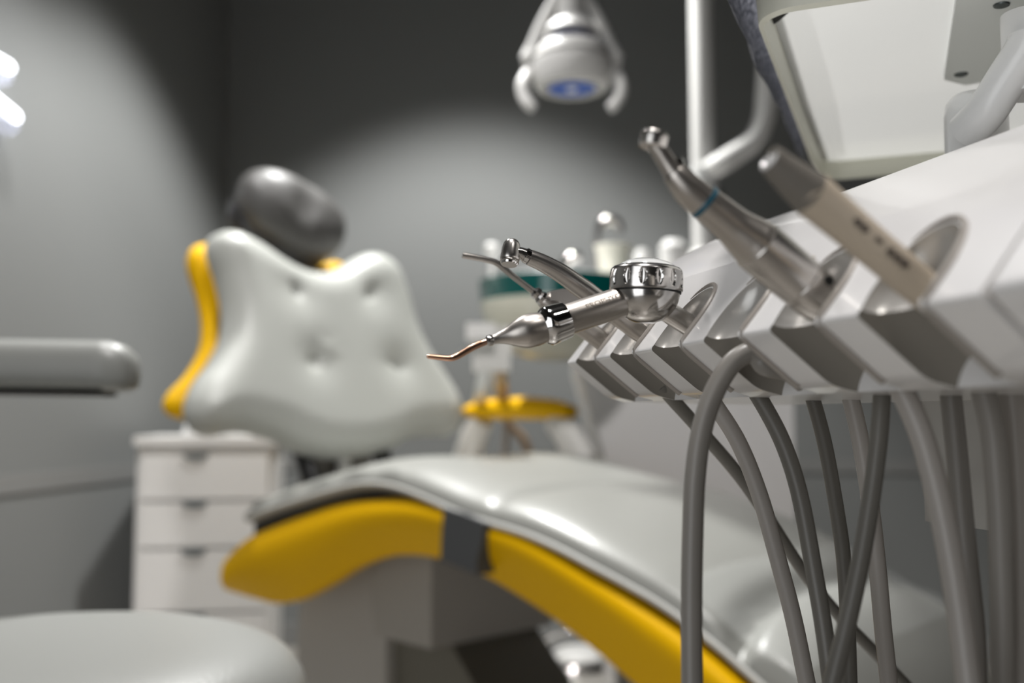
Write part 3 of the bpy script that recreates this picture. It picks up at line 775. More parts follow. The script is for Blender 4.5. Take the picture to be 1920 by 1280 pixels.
# holder profile
hp = [(0.034, 0.0095), LL, NN, (0.0206, 0.0555), (0.034, 0.0683)]
hp = fillet(hp, {1}, 0.004); 
hp2 = []
for p in hp: hp2.append(p)
i_n = min(range(len(hp2)), key=lambda i: (Vector(hp2[i]) - Vector(NN)).length)
hp2 = fillet(hp2, {i_n}, 0.0018, 4)
i_m = min(range(len(hp2)), key=lambda i: (Vector(hp2[i]) - Vector((0.0206, 0.0555))).length)
hp2 = fillet(hp2, {i_m}, 0.007, 5)
def extr(name, prof, j0, j1, m, parent, smooth=28, capb=0.0):
    bm = bmesh.new()
    a = [bm.verts.new(RW(j0, *p)) for p in prof]; b = [bm.verts.new(RW(j1, *p)) for p in prof]
    n = len(a); bm.faces.new(a); bm.faces.new(b[::-1])
    for i in range(n): bm.faces.new((a[i], b[i], b[(i + 1) % n], a[(i + 1) % n]))
    return finish(bm, name, m, parent, smooth)
def w3(a, z): return bkv * a + UP * z
DD = w3(d1.x, d1.y)                         # groove direction, down and back
GN = w3(-(-d1.y), -d1.x)                    # outward normal of the lower face
GN = w3(d1.y, -d1.x)
d2 = Vector((0.0206, 0.025)).normalized(); UPF = w3(d2.x, d2.y); UN = w3(-d2.y, d2.x)   # upper face direction / outward normal
def cutter_mesh(kind, jc):
    base = RW(jc, 0, NZ); bm = bmesh.new()
    if kind == 'groove':
        pts = [base + GN * 0.0005 + DD * t for t in (-0.05, 0.07)]
        add_tube(bm, pts, 0.0135, 64)
    elif kind == 'bowl':
        c = base + UPF * 0.0125
        bmesh.ops.create_uvsphere(bm, u_segments=96, v_segments=48, radius=1)
        for v in bm.verts:
            x, y, z = v.co
            v.co = c + u * x * 0.0148 + UPF * y * 0.0215 + UN * (z * 0.0125 + 0.0005)
    else:
        c = base + UPF * 0.0150 + u * 0.001
        add_tube(bm, [c - DD * 0.004, c + DD * 0.0215], 0.0078, 48)
    bmesh.ops.recalc_face_normals(bm, faces=bm.faces)
    me = bpy.data.meshes.new('cut'); bm.to_mesh(me); bm.free()
    me.materials.append({'groove': M['groove'], 'bowl': M['pearl'], 'hole': M['pearl_d']}[kind])
    o = bpy.data.objects.new('cut', me); C.collection.objects.link(o); return o
GC = 0.665
holders = []
mods = [(-0.88, -0.335), (0, GC), (1, 1 + GC), (2, 2 + GC), (3, 3 + GC), (4, 4 + GC)]
for k, (j0, jc) in enumerate(mods):
    j1 = math.floor(jc) + 1.0
    h = extr('instrument_holder', hp2, j0, j1, [M['white'], M['groove'], M['pearl'], M['pearl_d']], console)
    cuts = [cutter_mesh(kd, jc) for kd in ('groove', 'bowl', 'hole')]
    for c in cuts:
        md = h.modifiers.new('b', 'BOOLEAN'); md.operation = 'DIFFERENCE'; md.object = c; md.solver = 'EXACT'
        try: md.material_mode = 'TRANSFER'
        except Exception: pass
    bpy.context.view_layer.update()
    dg = bpy.context.evaluated_depsgraph_get()
    me = bpy.data.meshes.new_from_object(h.evaluated_get(dg))
    h.modifiers.clear(); h.data = me
    for p in me.polygons: p.use_smooth = True
    me.set_sharp_from_angle(angle=math.radians(28))
    for c in cuts: bpy.data.objects.remove(c)
    holders.append(h)
    # raised lip on the right side of the cup: up the lower face, round the nose, along the rim of the bowl
    uo = 0.0158
    path = []
    def surf(s, off):
        """point above the profile at arc length s from the nose (negative = down the lower face)"""
        return (UPF * s + UN * off) if s >= 0 else (DD * (-s) + GN * off)
    bm = bmesh.new(); rings = []
    stations = []
    for s in (-0.0298, -0.022, -0.012, -0.006, -0.0025): stations.append((s, uo, None))
    for s, uu in ((0.0025, uo), (0.006, uo), (0.0125, uo)): stations.append((s, uu, None))
    for q in range(1, 13):
        an = math.pi / 2 * q / 12 * 1.5
        stations.append((0.0125 + 0.0232 * math.sin(an), uo * math.cos(an), an))
    base = RW(jc, 0, NZ)
    for qi, (s, uu, an) in enumerate(stations):
        q = qi - 7
        nrm = UN if s >= 0 else GN
        if abs(s) < 0.003: nrm = (UN + GN).normalized()
        du = Vector((0, 0, 0))
        side = u if an is None else (u * math.cos(an) * 0.0232 + UPF * math.sin(an) * uo).normalized()
        cpt = base + u * uu + surf(s, 0)
        t1 = 0.0016; hgt = 0.0014
        if an is not None: hgt = 0.0014 * (0.12 + 0.88 * max(0, 1 - q / 12) ** 0.6); t1 = 0.0016 * (0.15 + 0.85 * max(0, 1 - q / 12) ** 0.6)
        rings.append([bm.verts.new(cpt + side * a + nrm * b) for a, b in ((-t1 * 0.5, -0.004), (-t1 * 0.5, hgt * 0.6), (-t1 * 0.2, hgt), (t1 * 0.5, hgt), (t1 * 0.9, hgt * 0.5), (t1 * 0.9, -0.004))])
    for a, b in zip(rings, rings[1:]):
        for i in range(6): bm.faces.new((a[i], a[(i + 1) % 6], b[(i + 1) % 6], b[i]))
    bm.faces.new(rings[0][::-1]); bm.faces.new(rings[-1])
    finish(bm, 'holder_lip', M['pearl_d'], h, smooth=40)
# console body behind the holders
up2 = [p for p in upper if p[0] > 0.033]
bod = [(0.034, 0.0095), (0.034, 0.0683)] + up2 + [(0.245, 0.05), (0.235, 0.025), (0.20, 0.012), (0.12, 0.008)]
bm = bmesh.new(); rings = []
up_s = cat_rom([Vector((a, b, 0)) for a, b in ([(0.034, 0.0683)] + up2 + [(0.245, 0.05), (0.235, 0.025), (0.20, 0.012), (0.12, 0.008)])], 4)
prof = [(0.034, 0.0095)] + [(p.x, p.y) for p in up_s]
js = [(-0.90, 0.93, -0.0), (-0.885, 0.985, 0), (-0.84, 1, 0), (0, 1, 0), (2, 1, 0), (4, 1, 0), (6.9, 1, 0)]
for j, s, _ in js:
    cx, cz = 0.034, 0.0385
    rings.append([bm.verts.new(RW(j, cx + (a - cx) * s if a > 0.034 else a, cz + (z - cz) * s)) for a, z in prof])
n = len(prof)
for a, b in zip(rings, rings[1:]):
    for i in range(n): bm.faces.new((a[i], a[(i + 1) % n], b[(i + 1) % n], b[i]))
bm.faces.new(rings[0]); bm.faces.new(rings[-1][::-1])
finish(bm, 'console_body', M['white'], console, smooth=30)
# last rib and the end block beside it
extr('end_rib', hp2, 5.0, 5.40, M['white'], console)
eb = [(0.034, 0.0085), (0.022, 0.010), (-0.0015, NZ + 0.0005), (0.0195, 0.0580), (0.034, 0.0715), (0.050, 0.0845), (0.075, 0.0995), (0.105, 0.113), (0.13, 0.119), (0.13, 0.05)]
eb = fillet(eb, {2}, 0.003); 
extr('end_block', eb, 5.50, 6.9, M['white'], console)
# crease wall between rib and end block, its taupe stands in for shading
extr('end_crease', [(0.034, 0.010), (0.0245, 0.0135), (0.0025, NZ), (0.0215, 0.0538), (0.034, 0.066)], 5.40, 5.50, M['pearl_d'], console)
bp_ = RW(6.05, 0.030, 0.0702)
en = w3(-0.62, 0.78).normalized()
lathe('round_button', bp_ - en * 0.003, en, [(0, 0.013), (0.004, 0.013), (0.0048, 0.0118), (0.0042, 0.0105), (0.0042, 0)], M['white'], console, 40)
# hose manifold off to the right, under the console
man = RW(4.2, 0.16, -0.02); 
boxo('hose_manifold', RW(3.2, 0.19, -0.02), (0.22, 0.06, 0.07), M['pearl'], console, (u, UP, bkv), 0.01)

# tray support: post, elbow, riser and bracket
PY = 0.50
pp0 = atY(1832, 285, PY); pzt = atY(1832, 190, PY)
post_r = pr(pp0, 112)
lathe('tray_post', Vector((pp0.x, pp0.y, pp0.z - 0.02)), UP, [(0, post_r), (pzt.z - pp0.z + 0.012, post_r), (pzt.z - pp0.z + 0.019, post_r * 0.93), (pzt.z - pp0.z + 0.023, post_r * 0.7), (pzt.z - pp0.z + 0.0235, 0)], M['arm'], console, 48, 50)
ZT = 0.2
s1 = atY(1848, 210, PY - 0.03); s2 = atY(1926, 88, PY - 0.045); s3 = Vector((s2.x + 0.012, s2.y - 0.004, H + ZT - 0.004))
tube('tray_elbow', [s1 + Vector((-0.004, 0.012, -0.006)), s1, s1 + (s2 - s1) * 0.5, s2, s2 + (s2 - s1) * 0.06 + UP * 0.004], pr(s2, 76), M['arm'], console, 32, sm=4)
rs = atY(1932, 120, PY - 0.035)
tube('tray_riser', [Vector((rs.x, rs.y, rs.z - 0.015)), Vector((rs.x, rs.y, H + ZT - 0.006))], 0.0125, M['arm'], console, 32)

# ------------------------------------------------------------------ upper tray seen from below
z_t = H + ZT
Ac = atZ(1408, 28, z_t); Fc = atZ(1533, 342, z_t)
e2 = (Fc - Ac); LT = e2.length; e2.normalize()
e1 = Vector((e2.y, -e2.x, 0))
tray = thing('instrument_tray', 'large glossy white tray with a cream rim above the console seen from below', 'tray', Ac + e1 * 0.2 + e2 * LT / 2)
WT = 0.46
def rrect(x0, y0, x1, y1, r, n=8):
    out = []
    for cx, cy, a0 in ((x1 - r, y1 - r, 0), (x0 + r, y1 - r, 90), (x0 + r, y0 + r, 180), (x1 - r, y0 + r, 270)):
        for k in range(n + 1):
            an = math.radians(a0 + 90 * k / n); out.append((cx + r * math.cos(an), cy + r * math.sin(an)))
    return out
def tp(x, y, z): return Ac + e1 * x + e2 * y + UP * (z)
RO = 0.022
def loop(ins, z, r=None): return [tp(x, y, z) for x, y in rrect(ins, ins, WT - ins, LT - ins, max(0.004, (r or RO) - ins))]
lv = [(0.006, 0.006), (0.0035, 0.0), (0.0008, 0.0015), (0.0, 0.012), (-0.002, 0.030), (0.0, 0.034), (0.004, 0.034), (0.006, 0.020)]
bm = bmesh.new(); rings = [[bm.verts.new(p) for p in loop(i, z)] for i, z in lv]
n = len(rings[0])
for a, b in zip(rings, rings[1:] + rings[:1]):
    for i in range(n): bm.faces.new((a[i], a[(i + 1) % n], b[(i + 1) % n], b[i]))
finish(bm, 'tray_rim', M['rim'], tray, smooth=45)
# sloping panel inside the rim with a soft fold across it
fold = LT * 0.52
bm = bmesh.new(); g = []
NXp, NYp = 30, 40
for i in range(NXp + 1):
    row = []
    for jy in range(NYp + 1):
        x = 0.006 + (WT - 0.012) * i / NXp; y = 0.006 + (LT - 0.012) * jy / NYp
        q = (y - fold) / LT
        z = 0.010 + 0.006 * (math.sqrt(q * q + 0.0009) - 0.03) * 2.0
        row.append(bm.verts.new(tp(x, y, z)))
    g.append(row)
for i in range(NXp):
    for jy in range(NYp): bm.faces.new((g[i][jy], g[i][jy + 1], g[i + 1][jy + 1], g[i + 1][jy]))
finish(bm, 'tray_underside', M['panel'], tray, smooth=60)
# mounting plate with screws
mpx = [(1772, 150), (1795, 145), (2040, 150), (2060, -160), (1812, -160)]
pl = [atZ(x, y, z_t + 0.004) for x, y in ((1770, 150), (1810, 160), (1990, 130), (2080, -60), (1950, -190), (1822, -190))]
bm = bmesh.new(); prism(bm, pl, UP * 0.004); mp = finish(bm, 'mounting_plate', M['panel'], tray, bevel=0.002)
for x, y in ((1802, 140), (1878, 10)):
    p = atZ(x, y, z_t + 0.0036)
    lathe('plate_screw', p, UP, [(-0.0012, 0), (-0.0012, 0.0015), (-0.0004, 0.0036), (0.001, 0.0042)], M['screw'], mp, 20)
p = atZ(1890, 45, z_t + 0.0039); q = atZ(1903, 38, z_t + 0.0039)
tube('scuff_mark', [p, q], 0.0003, M['scuff'], mp, 6)
# dark slot at the near left corner
bm = bmesh.new(); prism(bm, [atZ(x, y, z_t + 0.0105) for x, y in ((1437, 54), (1438, 36), (1447, 30), (1482, 21), (1460, 40))], UP * 0.004)
finish(bm, 'corner_slot', M['blackm'], tray, smooth=0)
# cloth lying in the tray and hanging over the left edge
bm = bmesh.new(); g = []
secs = []
for i in range(60):
    y = -0.10 + (LT + 0.08) * i / 59
    wob = 0.003 * math.sin(y * 40) + 0.002 * math.sin(y * 97 + 1)
    hang = 0.012 + 0.004 * math.sin(y * 25)
    drop = 0.018 * (1 - i / 59) 
    path = [(0.009, 0.0365), (0.007, 0.0375), (0.004, 0.039), (0.0, 0.040), (-0.006 - 0.3 * drop, 0.037), (-0.0085 - 0.5 * drop, 0.030), (-0.0085 - 0.5 * drop + wob * 0.3, 0.018), (-0.007 - 0.3 * drop + wob * 0.3, 0.008)]
    g.append([bm.verts.new(tp(x, y, z)) for x, z in [(p.x, p.y) for p in cat_rom([Vector((a, b, 0)) for a, b in path], 4)]])
for a, b in zip(g, g[1:]):
    for i in range(len(a) - 1): bm.faces.new((a[i], a[i + 1], b[i + 1], b[i]))
r = bmesh.ops.solidify(bm, geom=bm.faces[:], thickness=0.0022)
tag(finish(bm, 'cloth', M['knit'], smooth=60), 'blue grey knitted cloth hanging over the left edge of the white tray', 'cloth')

# ------------------------------------------------------------------ instruments
def mplane(jc):
    p0 = RW(jc, 0, 0)
    def g(px, py): return atP(px, py, p0, u)
    return g
def seg_r(g, pts):
    P = [g(x, y) for x, y, w in pts]; R = [pr(p, w) for p, (x, y, w) in zip(P, pts)]
    return P, R
JC = [m[1] for m in mods]

# 1 air-water syringe
g = mplane(JC[0])
syr = thing('air_water_syringe', 'slim steel syringe with a bent thin tip in the farthest holder', 'dental syringe', g(1170, 670))
P, R = seg_r(g, [(867, 478, 11), (872, 479, 12), (905, 485, 12), (925, 490, 12), (935, 495, 12.5), (960, 516, 12), (985, 535, 12), (1004, 549, 12)])
tube('syringe_tip', P, R, M['steel'], syr, 20, smooth=60)
P, R = seg_r(g, [(1000, 545, 15), (1003, 548, 24), (1008, 552, 25), (1010, 554, 20), (1013, 557, 26), (1020, 562, 28), (1024, 566, 22)])
tube('tip_collar', P, R, M['chrome_s'], syr, 12, smooth=20)
P, R = seg_r(g, [(1018, 561, 28), (1028, 568, 34), (1040, 575, 38), (1060, 588, 38), (1080, 604, 36), (1120, 632, 37), (1160, 662, 40), (1180, 678, 40)])
tube('syringe_handle', P, R, M['steel_b'], syr, 28, sm=5)
a = g(1035, 552); bxs = (g(1080, 560) - g(1030, 556)).normalized()
bm = bmesh.new(); pt = [g(x, y) for x, y in ((1028, 547), (1050, 543), (1078, 546), (1092, 566), (1080, 590), (1040, 584), (1026, 568))]
prism(bm, [p - u * -0.0045 for p in pt], u * -0.009)
lv_ = finish(bm, 'syringe_lever', M['steel'], syr, bevel=0.0015, seg=3)

# 2 turbine handpiece
g = mplane(JC[1])
tur = thing('turbine_handpiece', 'chrome turbine handpiece with a rounded head pointing left above the syringe', 'dental handpiece', g(1235, 665))
hd = g(955, 492); hx = ((g(961, 446) - hd).normalized() + Vector((0, 0.22, 0))).normalized()
hl = (g(961, 446) - hd).length * 1.02; r0 = pr(hd, 37)
lathe('turbine_head', hd, hx, smooth_prof([(-0.0, 0), (0, r0 * 0.88), (0.0006, r0 * 0.95), (0.0011, r0 * 0.9), (0.0014, r0 * 0.99), (hl * 0.3, r0 * 1.02), (hl * 0.6, r0 * 0.95), (hl * 0.84, r0 * 0.78), (hl * 0.96, r0 * 0.48), (hl, 0)], 3), M['steel'], tur, 48, 50)
lathe('head_cap', hd - hx * 0.0012, hx, [(0, 0), (0, r0 * 0.80), (0.0004, r0 * 0.86), (0.0014, r0 * 0.88)], M['chrome'], tur, 40)
P, R = seg_r(g, [(966, 472, 20), (976, 474, 22), (984, 478, 25)])
tube('turbine_neck', P, R, M['chrome_s'], tur, 24)
P, R = seg_r(g, [(983, 477, 24), (985, 478, 29), (992, 482, 29), (993, 483, 27)])
tube('neck_ring', P, R, M['chrome'], tur, 24, smooth=20)
P, R = seg_r(g, [(992, 482, 30), (1020, 494, 33), (1050, 511, 36), (1080, 532, 38), (1105, 550, 39), (1140, 578, 38)])
tube('turbine_body', P, R, M['steel'], tur, 32, sm=6)
P, R = seg_r(g, [(1139, 577, 39), (1142, 579, 40), (1165, 597, 38), (1190, 617, 36), (1205, 628, 34), (1210, 633, 33)])
tube('turbine_sleeve', P, R, M['steel_b'], tur, 32, sm=4)
P, R = seg_r(g, [(1209, 632, 29), (1210, 633, 34), (1222, 642, 34), (1223, 643, 30), (1248, 663, 30)])
tube('coupling', P, R, M['steel'], tur, 28, smooth=25)
tube('coupling_pin', [g(1207, 627) + u * 0.0045, g(1207, 627) + u * 0.0062], 0.0012, M['blackm'], tur, 12)

# 3 powder-jet polisher
g = mplane(JC[2])
def gj(px, py): return g(px, py)
jet = thing('powder_jet_polisher', 'silver powder jet polisher with a ball shaped chamber and copper tip', 'dental polisher', g(1290, 610))
bc_ = g(1211, 546); br = pr(bc_, 125)
# the spherical chamber, flat underneath
pf = [(-br * 0.965, 0.0), (-br * 0.95, br * 0.30), (-br * 0.90, br * 0.42)]
for k in range(1, 13):
    an = -math.pi / 2 + math.radians(24) + (math.pi / 2 - math.radians(24) + 0.05) * k / 12
    pf.append((br * math.sin(an), br * math.cos(an) * 1.02))
lathe('powder_chamber', bc_, UP + Vector((0.03, 0, 0)), pf + [(br * 0.1, br), (br * 0.1, 0)], M['chrome_s'], jet, 72, 30)
rr = pr(bc_, 138); axj = (UP + Vector((0.05, -0.02, 0))).normalized()
capb = bc_ + axj * (br * 0.0)
def notch(t, an):
    if t < 0.0016 or t > 0.0085: return 1.0
    q = (an / (2 * math.pi) * 14) % 1.0 - 0.5
    wdt = 0.21 * math.sqrt(max(0, 1 - ((t - 0.005) / 0.0036) ** 2)) + 1e-6
    if abs(q) < wdt: return 1.0 - 0.055 * (1 - (q / wdt) ** 2) ** 0.5
    return 1.0
cp = [(0.0, rr * 0.93), (0.0, rr * 0.985), (0.0006, rr)] + [(0.001 + 0.0004 * i, rr * (1.0 - 0.0025 * max(0, i - 10))) for i in range(0, 20)] + [(0.0092, rr * 0.955), (0.0100, rr * 0.90), (0.0106, rr * 0.80), (0.0108, rr * 0.76)]
lathe('chamber_cap', capb, axj, cp + [(0.0105, 0)], M['chrome_s'], jet, 320, 22, mod=notch)
lathe('cap_window', capb, axj, [(0.0100, rr * 0.79), (0.0112, rr * 0.74), (0.0125, rr * 0.60), (0.0136, rr * 0.36), (0.0139, 0)], mat('frosted_clear_cap', (0.88, 0.89, 0.88), 0.12, coat=0.8, bump=(40, 0.02, 0.0003)), jet, 64, 60)
lathe('cap_gap', capb - axj * 0.0007, axj, [(0, rr * 0.90), (0, rr * 0.955), (0.0009, rr * 0.955), (0.0009, 0)], M['blackm'], jet, 64)
# barrel toward the tip
b0 = g(1182, 560); b1 = g(1064, 599)
dj = (b1 - b0).normalized()
rb = pr(b0, 58)
lathe('barrel_gap', b0 - dj * 0.004, dj, [(0, rb * 0.9), (0.002, rb * 1.05), (0.0048, rb * 1.05), (0.005, rb * 0.9)], M['blackm'], jet, 40)
Lb = (b1 - b0).length
bar = lathe('jet_barrel', b0 - dj * 0.001, dj, [(0, rb * 0.97), (0.001, rb), (Lb - 0.0005, rb * 0.98), (Lb + 0.001, rb * 0.95)], M['steel_b'], jet, 56, 40)
# knurled mirror collar
c0 = b1; r1 = rb * 1.2
lathe('mirror_collar', c0, dj, [(0, rb * 0.98), (0.0006, r1 * 0.97), (0.0028, r1 * 1.0), (0.0066, r1 * 1.03), (0.0084, r1 * 1.06), (0.0094, r1 * 1.04), (0.0106, r1 * 0.93), (0.0114, r1 * 0.85)], M['chrome'], jet, 18, 30)
n0 = c0 + dj * 0.0110
L2 = (g(922, 637) - n0).length; dn = (g(922, 637) - n0).normalized()
lathe('jet_nose', n0, dn, smooth_prof([(0, rb * 0.98), (L2 * 0.15, rb * 1.06), (L2 * 0.35, rb * 1.04), (L2 * 0.52, rb * 0.84), (L2 * 0.70, rb * 0.54), (L2 * 0.88, rb * 0.34), (L2, rb * 0.28)], 4), M['steel_b'], jet, 48, 60)
lathe('nose_tip_ring', n0 + dn * L2, dn, [(-0.0005, rb * 0.29), (0.0003, rb * 0.35), (0.0018, rb * 0.33), (0.0024, rb * 0.22)], M['chrome_s'], jet, 32)
P, R = seg_r(g, [(924, 637, 10), (905, 643, 12), (885, 652, 12), (868, 662, 12), (855, 669, 12), (845, 671.5, 11.5), (830, 670.5, 10.5), (815, 669, 10), (803, 668, 8.5), (800, 668, 5)])
tube('copper_tip', P, R, M['copper'], jet, 24, sm=5, smooth=70)
# neck into the holder
k0 = g(1236, 575); k1 = g(1296, 612)
dk = (k1 - k0).normalized(); rk = pr(k1, 42)
lathe('jet_coupling', k0, dk, [(0, rk * 0.95), ((k1 - k0).length * 0.9, rk), ((k1 - k0).length * 0.93, rk * 0.97), ((k1 - k0).length * 0.97, rk * 1.06), ((k1 - k0).length * 1.08, rk * 1.06), ((k1 - k0).length * 1.09, rk * 0.8), ((k1 - k0).length * 1.4, rk * 0.7)], M['steel'], jet, 40, 30)
lathe('coupling_gap', k0 + dk * (k1 - k0).length * 0.925, dk, [(0, rk * 0.9), (0.0004, rk * 1.03), (0.0009, rk * 1.03), (0.001, rk * 0.9)], M['blackm'], jet, 40)
# engraved name on the barrel
cu_ = bpy.data.curves.new('t', 'FONT'); cu_.body = 'PROPHYflex'; cu_.size = 0.0036; cu_.extrude = 0.00003
to = bpy.data.objects.new('t', cu_); C.collection.objects.link(to)
bpy.context.view_layer.update()
tm = bpy.data.meshes.new_from_object(to.evaluated_get(bpy.context.evaluated_depsgraph_get()))
bpy.data.objects.remove(to)
xa = -dj                                            # reads toward the ball
vw = (CAM - b0); vw = (vw - dj * vw.dot(dj)).normalized()
ya = vw.cross(xa).normalized()
if ya.z < 0: ya = -ya
for v in tm.vertices:
    ang = (v.co.y + 0.0015) / rb
    v.co = b0 + dj * (0.0225 - v.co.x) + (vw * math.cos(ang) + ya * math.sin(ang)) * (rb + 0.00002 + v.co.z * 0.5)
link('engraved_name', tm, M['engrave'], bar, smooth=0)

# 5 contra-angle on its motor
g = mplane(JC[4])
mot = thing('contra_angle_handpiece', 'matte steel contra-angle handpiece with a thin dark blue ring', 'dental handpiece', g(1570, 590))
hd = g(1224, 268); r0 = pr(hd, 56)
hx = (UP * 0.97 + bkv * 0.25).normalized()
lathe('contra_head', hd - hx * r0 * 0.35, hx, smooth_prof([(0, 0), (0, r0 * 0.78), (r0 * 0.2, r0 * 0.9), (r0 * 0.6, r0 * 0.96), (r0 * 0.9, r0 * 0.95), (r0 * 1.05, r0 * 0.75), (r0 * 1.1, 0)], 3), M['steel'], mot, 40, 45)
P, R = seg_r(g, [(1226, 268, 30), (1236, 282, 33), (1250, 304, 35), (1262, 322, 40)])
tube('contra_neck', P, R, M['steel_b'], mot, 28, sm=5)
P, R = seg_r(g, [(1262, 322, 44), (1272, 334, 52), (1290, 354, 60), (1316, 377, 66)])
tube('contra_shank', P, R, M['steel_b'], mot, 32, sm=5)
lathe('water_nozzle', g(1274, 318), (g(1268, 304) - g(1274, 318)), [(0, 0.0022), (0.0022, 0.0026), (0.0034, 0.0022), (0.0038, 0)], M['chrome'], mot, 16)
P, R = seg_r(g, [(1316, 376, 66), (1316.5, 376.5, 69), (1322.5, 381, 69), (1323, 381.5, 66)])
tube('blue_ring', P, R, M['blue'], mot, 36, smooth=20)
P, R = seg_r(g, [(1323, 381.5, 66), (1350, 403, 69), (1375, 424, 74), (1395, 440, 84), (1412, 453, 94), (1420, 460, 98)])
tube('contra_sheath', P, R, M['steel_b'], mot, 36, sm=5)
P, R = seg_r(g, [(1420, 460, 96), (1421, 461, 100), (1455, 490, 100), (1500, 528, 98), (1501, 529, 94)])
tube('motor_body', P, R, M['steel'], mot, 40, smooth=25)
P, R = seg_r(g, [(1501, 529, 92), (1502, 530, 96), (1515, 541, 96), (1530, 554, 94), (1545, 566, 88), (1552, 572, 80), (1590, 603, 72)])
tube('motor_coupling', P, R, M['steel'], mot, 40, smooth=25)
cp_ = g(1532, 545)
lathe('contact_pin', cp_ + UP * 0.006 + u * 0.002, (g(1516, 528) - g(1532, 545)), [(0, 0.0014), (0.0042, 0.0014), (0.0052, 0.0022), (0.0062, 0.0014)], M['brass'], mot, 14)
lathe('contact_hole', g(1528, 549) + u * 0.0072 + UP * 0.003, u, [(0, 0.0018), (0.0012, 0.0016)], M['blackm'], mot, 14)

# 6 ivory scaler
g = mplane(JC[5])
scl_ = thing('ultrasonic_scaler', 'ivory scaler handpiece with a taupe grip and round steel end', 'dental scaler', g(1775, 620))
P, R = seg_r(g, [(1444, 298, 52), (1447, 300, 55), (1462, 314, 60), (1490, 338, 72), (1512, 356, 80), (1520, 363, 82), (1524, 366, 80)])
tube('scaler_grip', P, R, M['taupe_rub'], scl_, 40, sm=4, smooth=60)
ga = g(1444, 298); gd = (ga - g(1470, 320)).normalized(); gr = pr(ga, 52)
lathe('scaler_end_disc', ga - gd * 0.0004, gd, [(0, gr * 0.98), (0.0006, gr * 0.95), (0.0009, gr * 0.8), (0.0002, gr * 0.62), (0.0002, gr * 0.30), (0.0012, gr * 0.28), (0.0013, 0)], M['white'], scl_, 36, 30)
lathe('end_pin_hole', ga + gd * 0.0008, gd, [(0, gr * 0.12), (0.0007, gr * 0.12)], M['blackm'], scl_, 12)
P, R = seg_r(g, [(1521, 364, 83), (1525, 367, 86), (1560, 397, 80), (1600, 431, 76), (1650, 474, 74), (1700, 516, 73), (1740, 549, 70), (1775, 578, 60)])
body6 = tube('scaler_body', P, R, M['ivory'], scl_, 40, sm=5, smooth=60)
ax6 = (g(1740, 549) - g(1560, 397)).normalized()
def on6(px, py, across):
    c = g(px, py); v = (CAM - c); v = (v - ax6 * v.dot(ax6)).normalized(); y = ax6.cross(v)
    if y.z < 0: y = -y
    r = pr(c, 76) * 1.005
    return c, v, y, r
random.seed(7)
def mark6(px, py, ln, wd, across):
    c, v, y, r = on6(px, py, across)
    bm = bmesh.new(); rows = []
    for i in range(5):
        an = across + wd * (i / 4 - 0.5)
        nn = v * math.cos(an) + y * math.sin(an)
        rows.append([bm.verts.new(c + ax6 * s + nn * (r + 0.00012)) for s in (-ln / 2, ln / 2)])
    for a, b in zip(rows, rows[1:]): bm.faces.new((a[0], a[1], b[1], b[0]))
    bmesh.ops.solidify(bm, geom=bm.faces[:], thickness=0.0001)
    finish(bm, 'printed_mark', M['print'], body6, smooth=60)
mark6(1566, 402, 0.0014, 0.75, 0.30)
for i in range(7): mark6(1582 + 3.8 * i, 416 + 3.3 * i, 0.0009, 0.20 + 0.12 * (i % 3), 0.42)
for i in range(3): mark6(1622 + 4.5 * i, 450 + 3.8 * i, 0.0008, 0.22, 0.42)
for i in range(7): mark6(1645 + 5.8 * i, 470 + 4.9 * i, 0.0009, 0.30 + 0.25 * (i % 2), 0.36)

# ------------------------------------------------------------------ hoses
def hose(px, ypl, dia, m, label, pre=()):
    """px: pixel points; ypl: world Y at the first and last point"""
    n = len(px); P = []
    L = [0]
    for a, b in zip(px, px[1:]): L.append(L[-1] + math.hypot(a[0] - b[0], a[1] - b[1]))
    for (x, y), l in zip(px, L):
        P.append(atY(x, y, ypl[0] + (ypl[1] - ypl[0]) * l / L[-1]))
    P = list(pre) + P
    e = P[-1]; d = (P[-1] - P[-2]).normalized()
    P += [e + d * 0.05, Vector((e.x + d.x * 0.07 + 0.03, e.y + 0.02, e.z - 0.13)), Vector((e.x + 0.12, e.y + 0.06, e.z - 0.17)), Vector((max(e.x + 0.26, 0.34), e.y + 0.12, e.z - 0.10)),
          Vector((max(e.x + 0.3, 0.42), e.y + 0.13, H - 0.12)), RW(3.2 + (dia * 1e4 % 7) * 0.0, 0.19, -0.05) + u * (hose.k * 0.018 - 0.09)]
    hose.k += 1
    o = tube('instrument_hose', P, dia / 2, m, None, 24, sm=8, smooth=80)
    tag(o, label, 'hose', 'instrument hoses hanging under the console'); return o
hose.k = 0
g3 = mplane(JC[3])
hose([(1436, 686), (1424, 672), (1412, 663), (1396, 664), (1368, 686), (1336, 742), (1314, 815), (1303, 900), (1299, 1000), (1297, 1100), (1297, 1200), (1298, 1290)], (g3(1436, 686).y, 0.372), 0.0080, M['hose'],
     'grey hose arching out of the empty holder in front of the others', [RW(JC[3], 0.036, 0.014), RW(JC[3], 0.030, 0.018)])
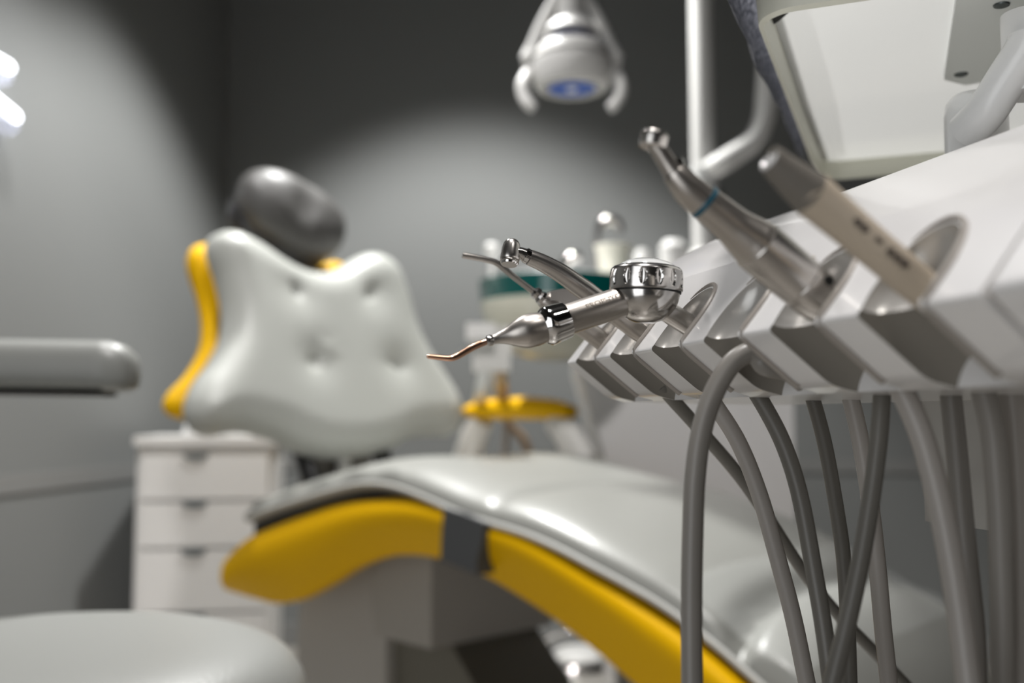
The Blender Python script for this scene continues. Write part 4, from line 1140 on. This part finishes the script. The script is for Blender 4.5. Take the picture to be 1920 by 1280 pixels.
hose([(1238, 722), (1258, 745), (1312, 805), (1400, 910), (1500, 1062), (1570, 1150), (1640, 1222), (1705, 1290)], (0.49, 0.60), 0.0068, M['hose_d'],
     'thin dark hose running diagonally behind the other hoses')
hose([(1310, 715), (1338, 755), (1385, 830), (1425, 930), (1462, 1060), (1488, 1160), (1515, 1290)], (0.452, 0.45), 0.0076, M['hose_l'],
     'light grey hose right behind the arching front hose')
hose([(1400, 715), (1425, 748), (1468, 830), (1500, 930), (1528, 1080), (1545, 1180), (1560, 1290)], (0.432, 0.41), 0.0072, M['hose_d'],
     'dark hose curving down from the empty holder to the lower crossing')
hose([(1505, 700), (1520, 735), (1546, 830), (1568, 950), (1582, 1050), (1590, 1180), (1594, 1290)], (0.46, 0.47), 0.0068, M['hose_d'],
     'slim dark hose passing behind the hose that leans left')
hose([(1580, 700), (1592, 735), (1612, 820), (1630, 930), (1645, 1060), (1656, 1180), (1668, 1290)], (0.44, 0.45), 0.0076, M['hose_l'],
     'light brown grey hose emerging right of the crossing pair')
hose([(1656, 700), (1654, 735), (1648, 820), (1634, 930), (1612, 1060), (1588, 1170), (1558, 1290)], (0.375, 0.36), 0.0066, M['hose_d'],
     'dark hose leaning down to the left across two others')
hose([(1672, 690), (1686, 720), (1722, 800), (1752, 900), (1778, 1020), (1798, 1140), (1818, 1290)], (0.34, 0.325), 0.0080, M['hose_l'],
     'thick pale hose under the ivory scaler curving right')
hose([(1772, 670), (1780, 720), (1792, 830), (1803, 950), (1816, 1080), (1826, 1180), (1830, 1290)], (0.37, 0.37), 0.0078, M['hose'],
     'grey hose directly right of the thick pale hose')
hose([(1822, 680), (1838, 715), (1860, 800), (1870, 900), (1876, 1000), (1880, 1150), (1880, 1290)], (0.335, 0.345), 0.0080, M['hose'],
     'brownish grey hose second from the right edge')
hose([(1888, 680), (1893, 720), (1902, 800), (1908, 900), (1912, 1000), (1914, 1150), (1914, 1290)], (0.35, 0.36), 0.0084, M['hose_l'],
     'pale hose at the right edge of the picture')
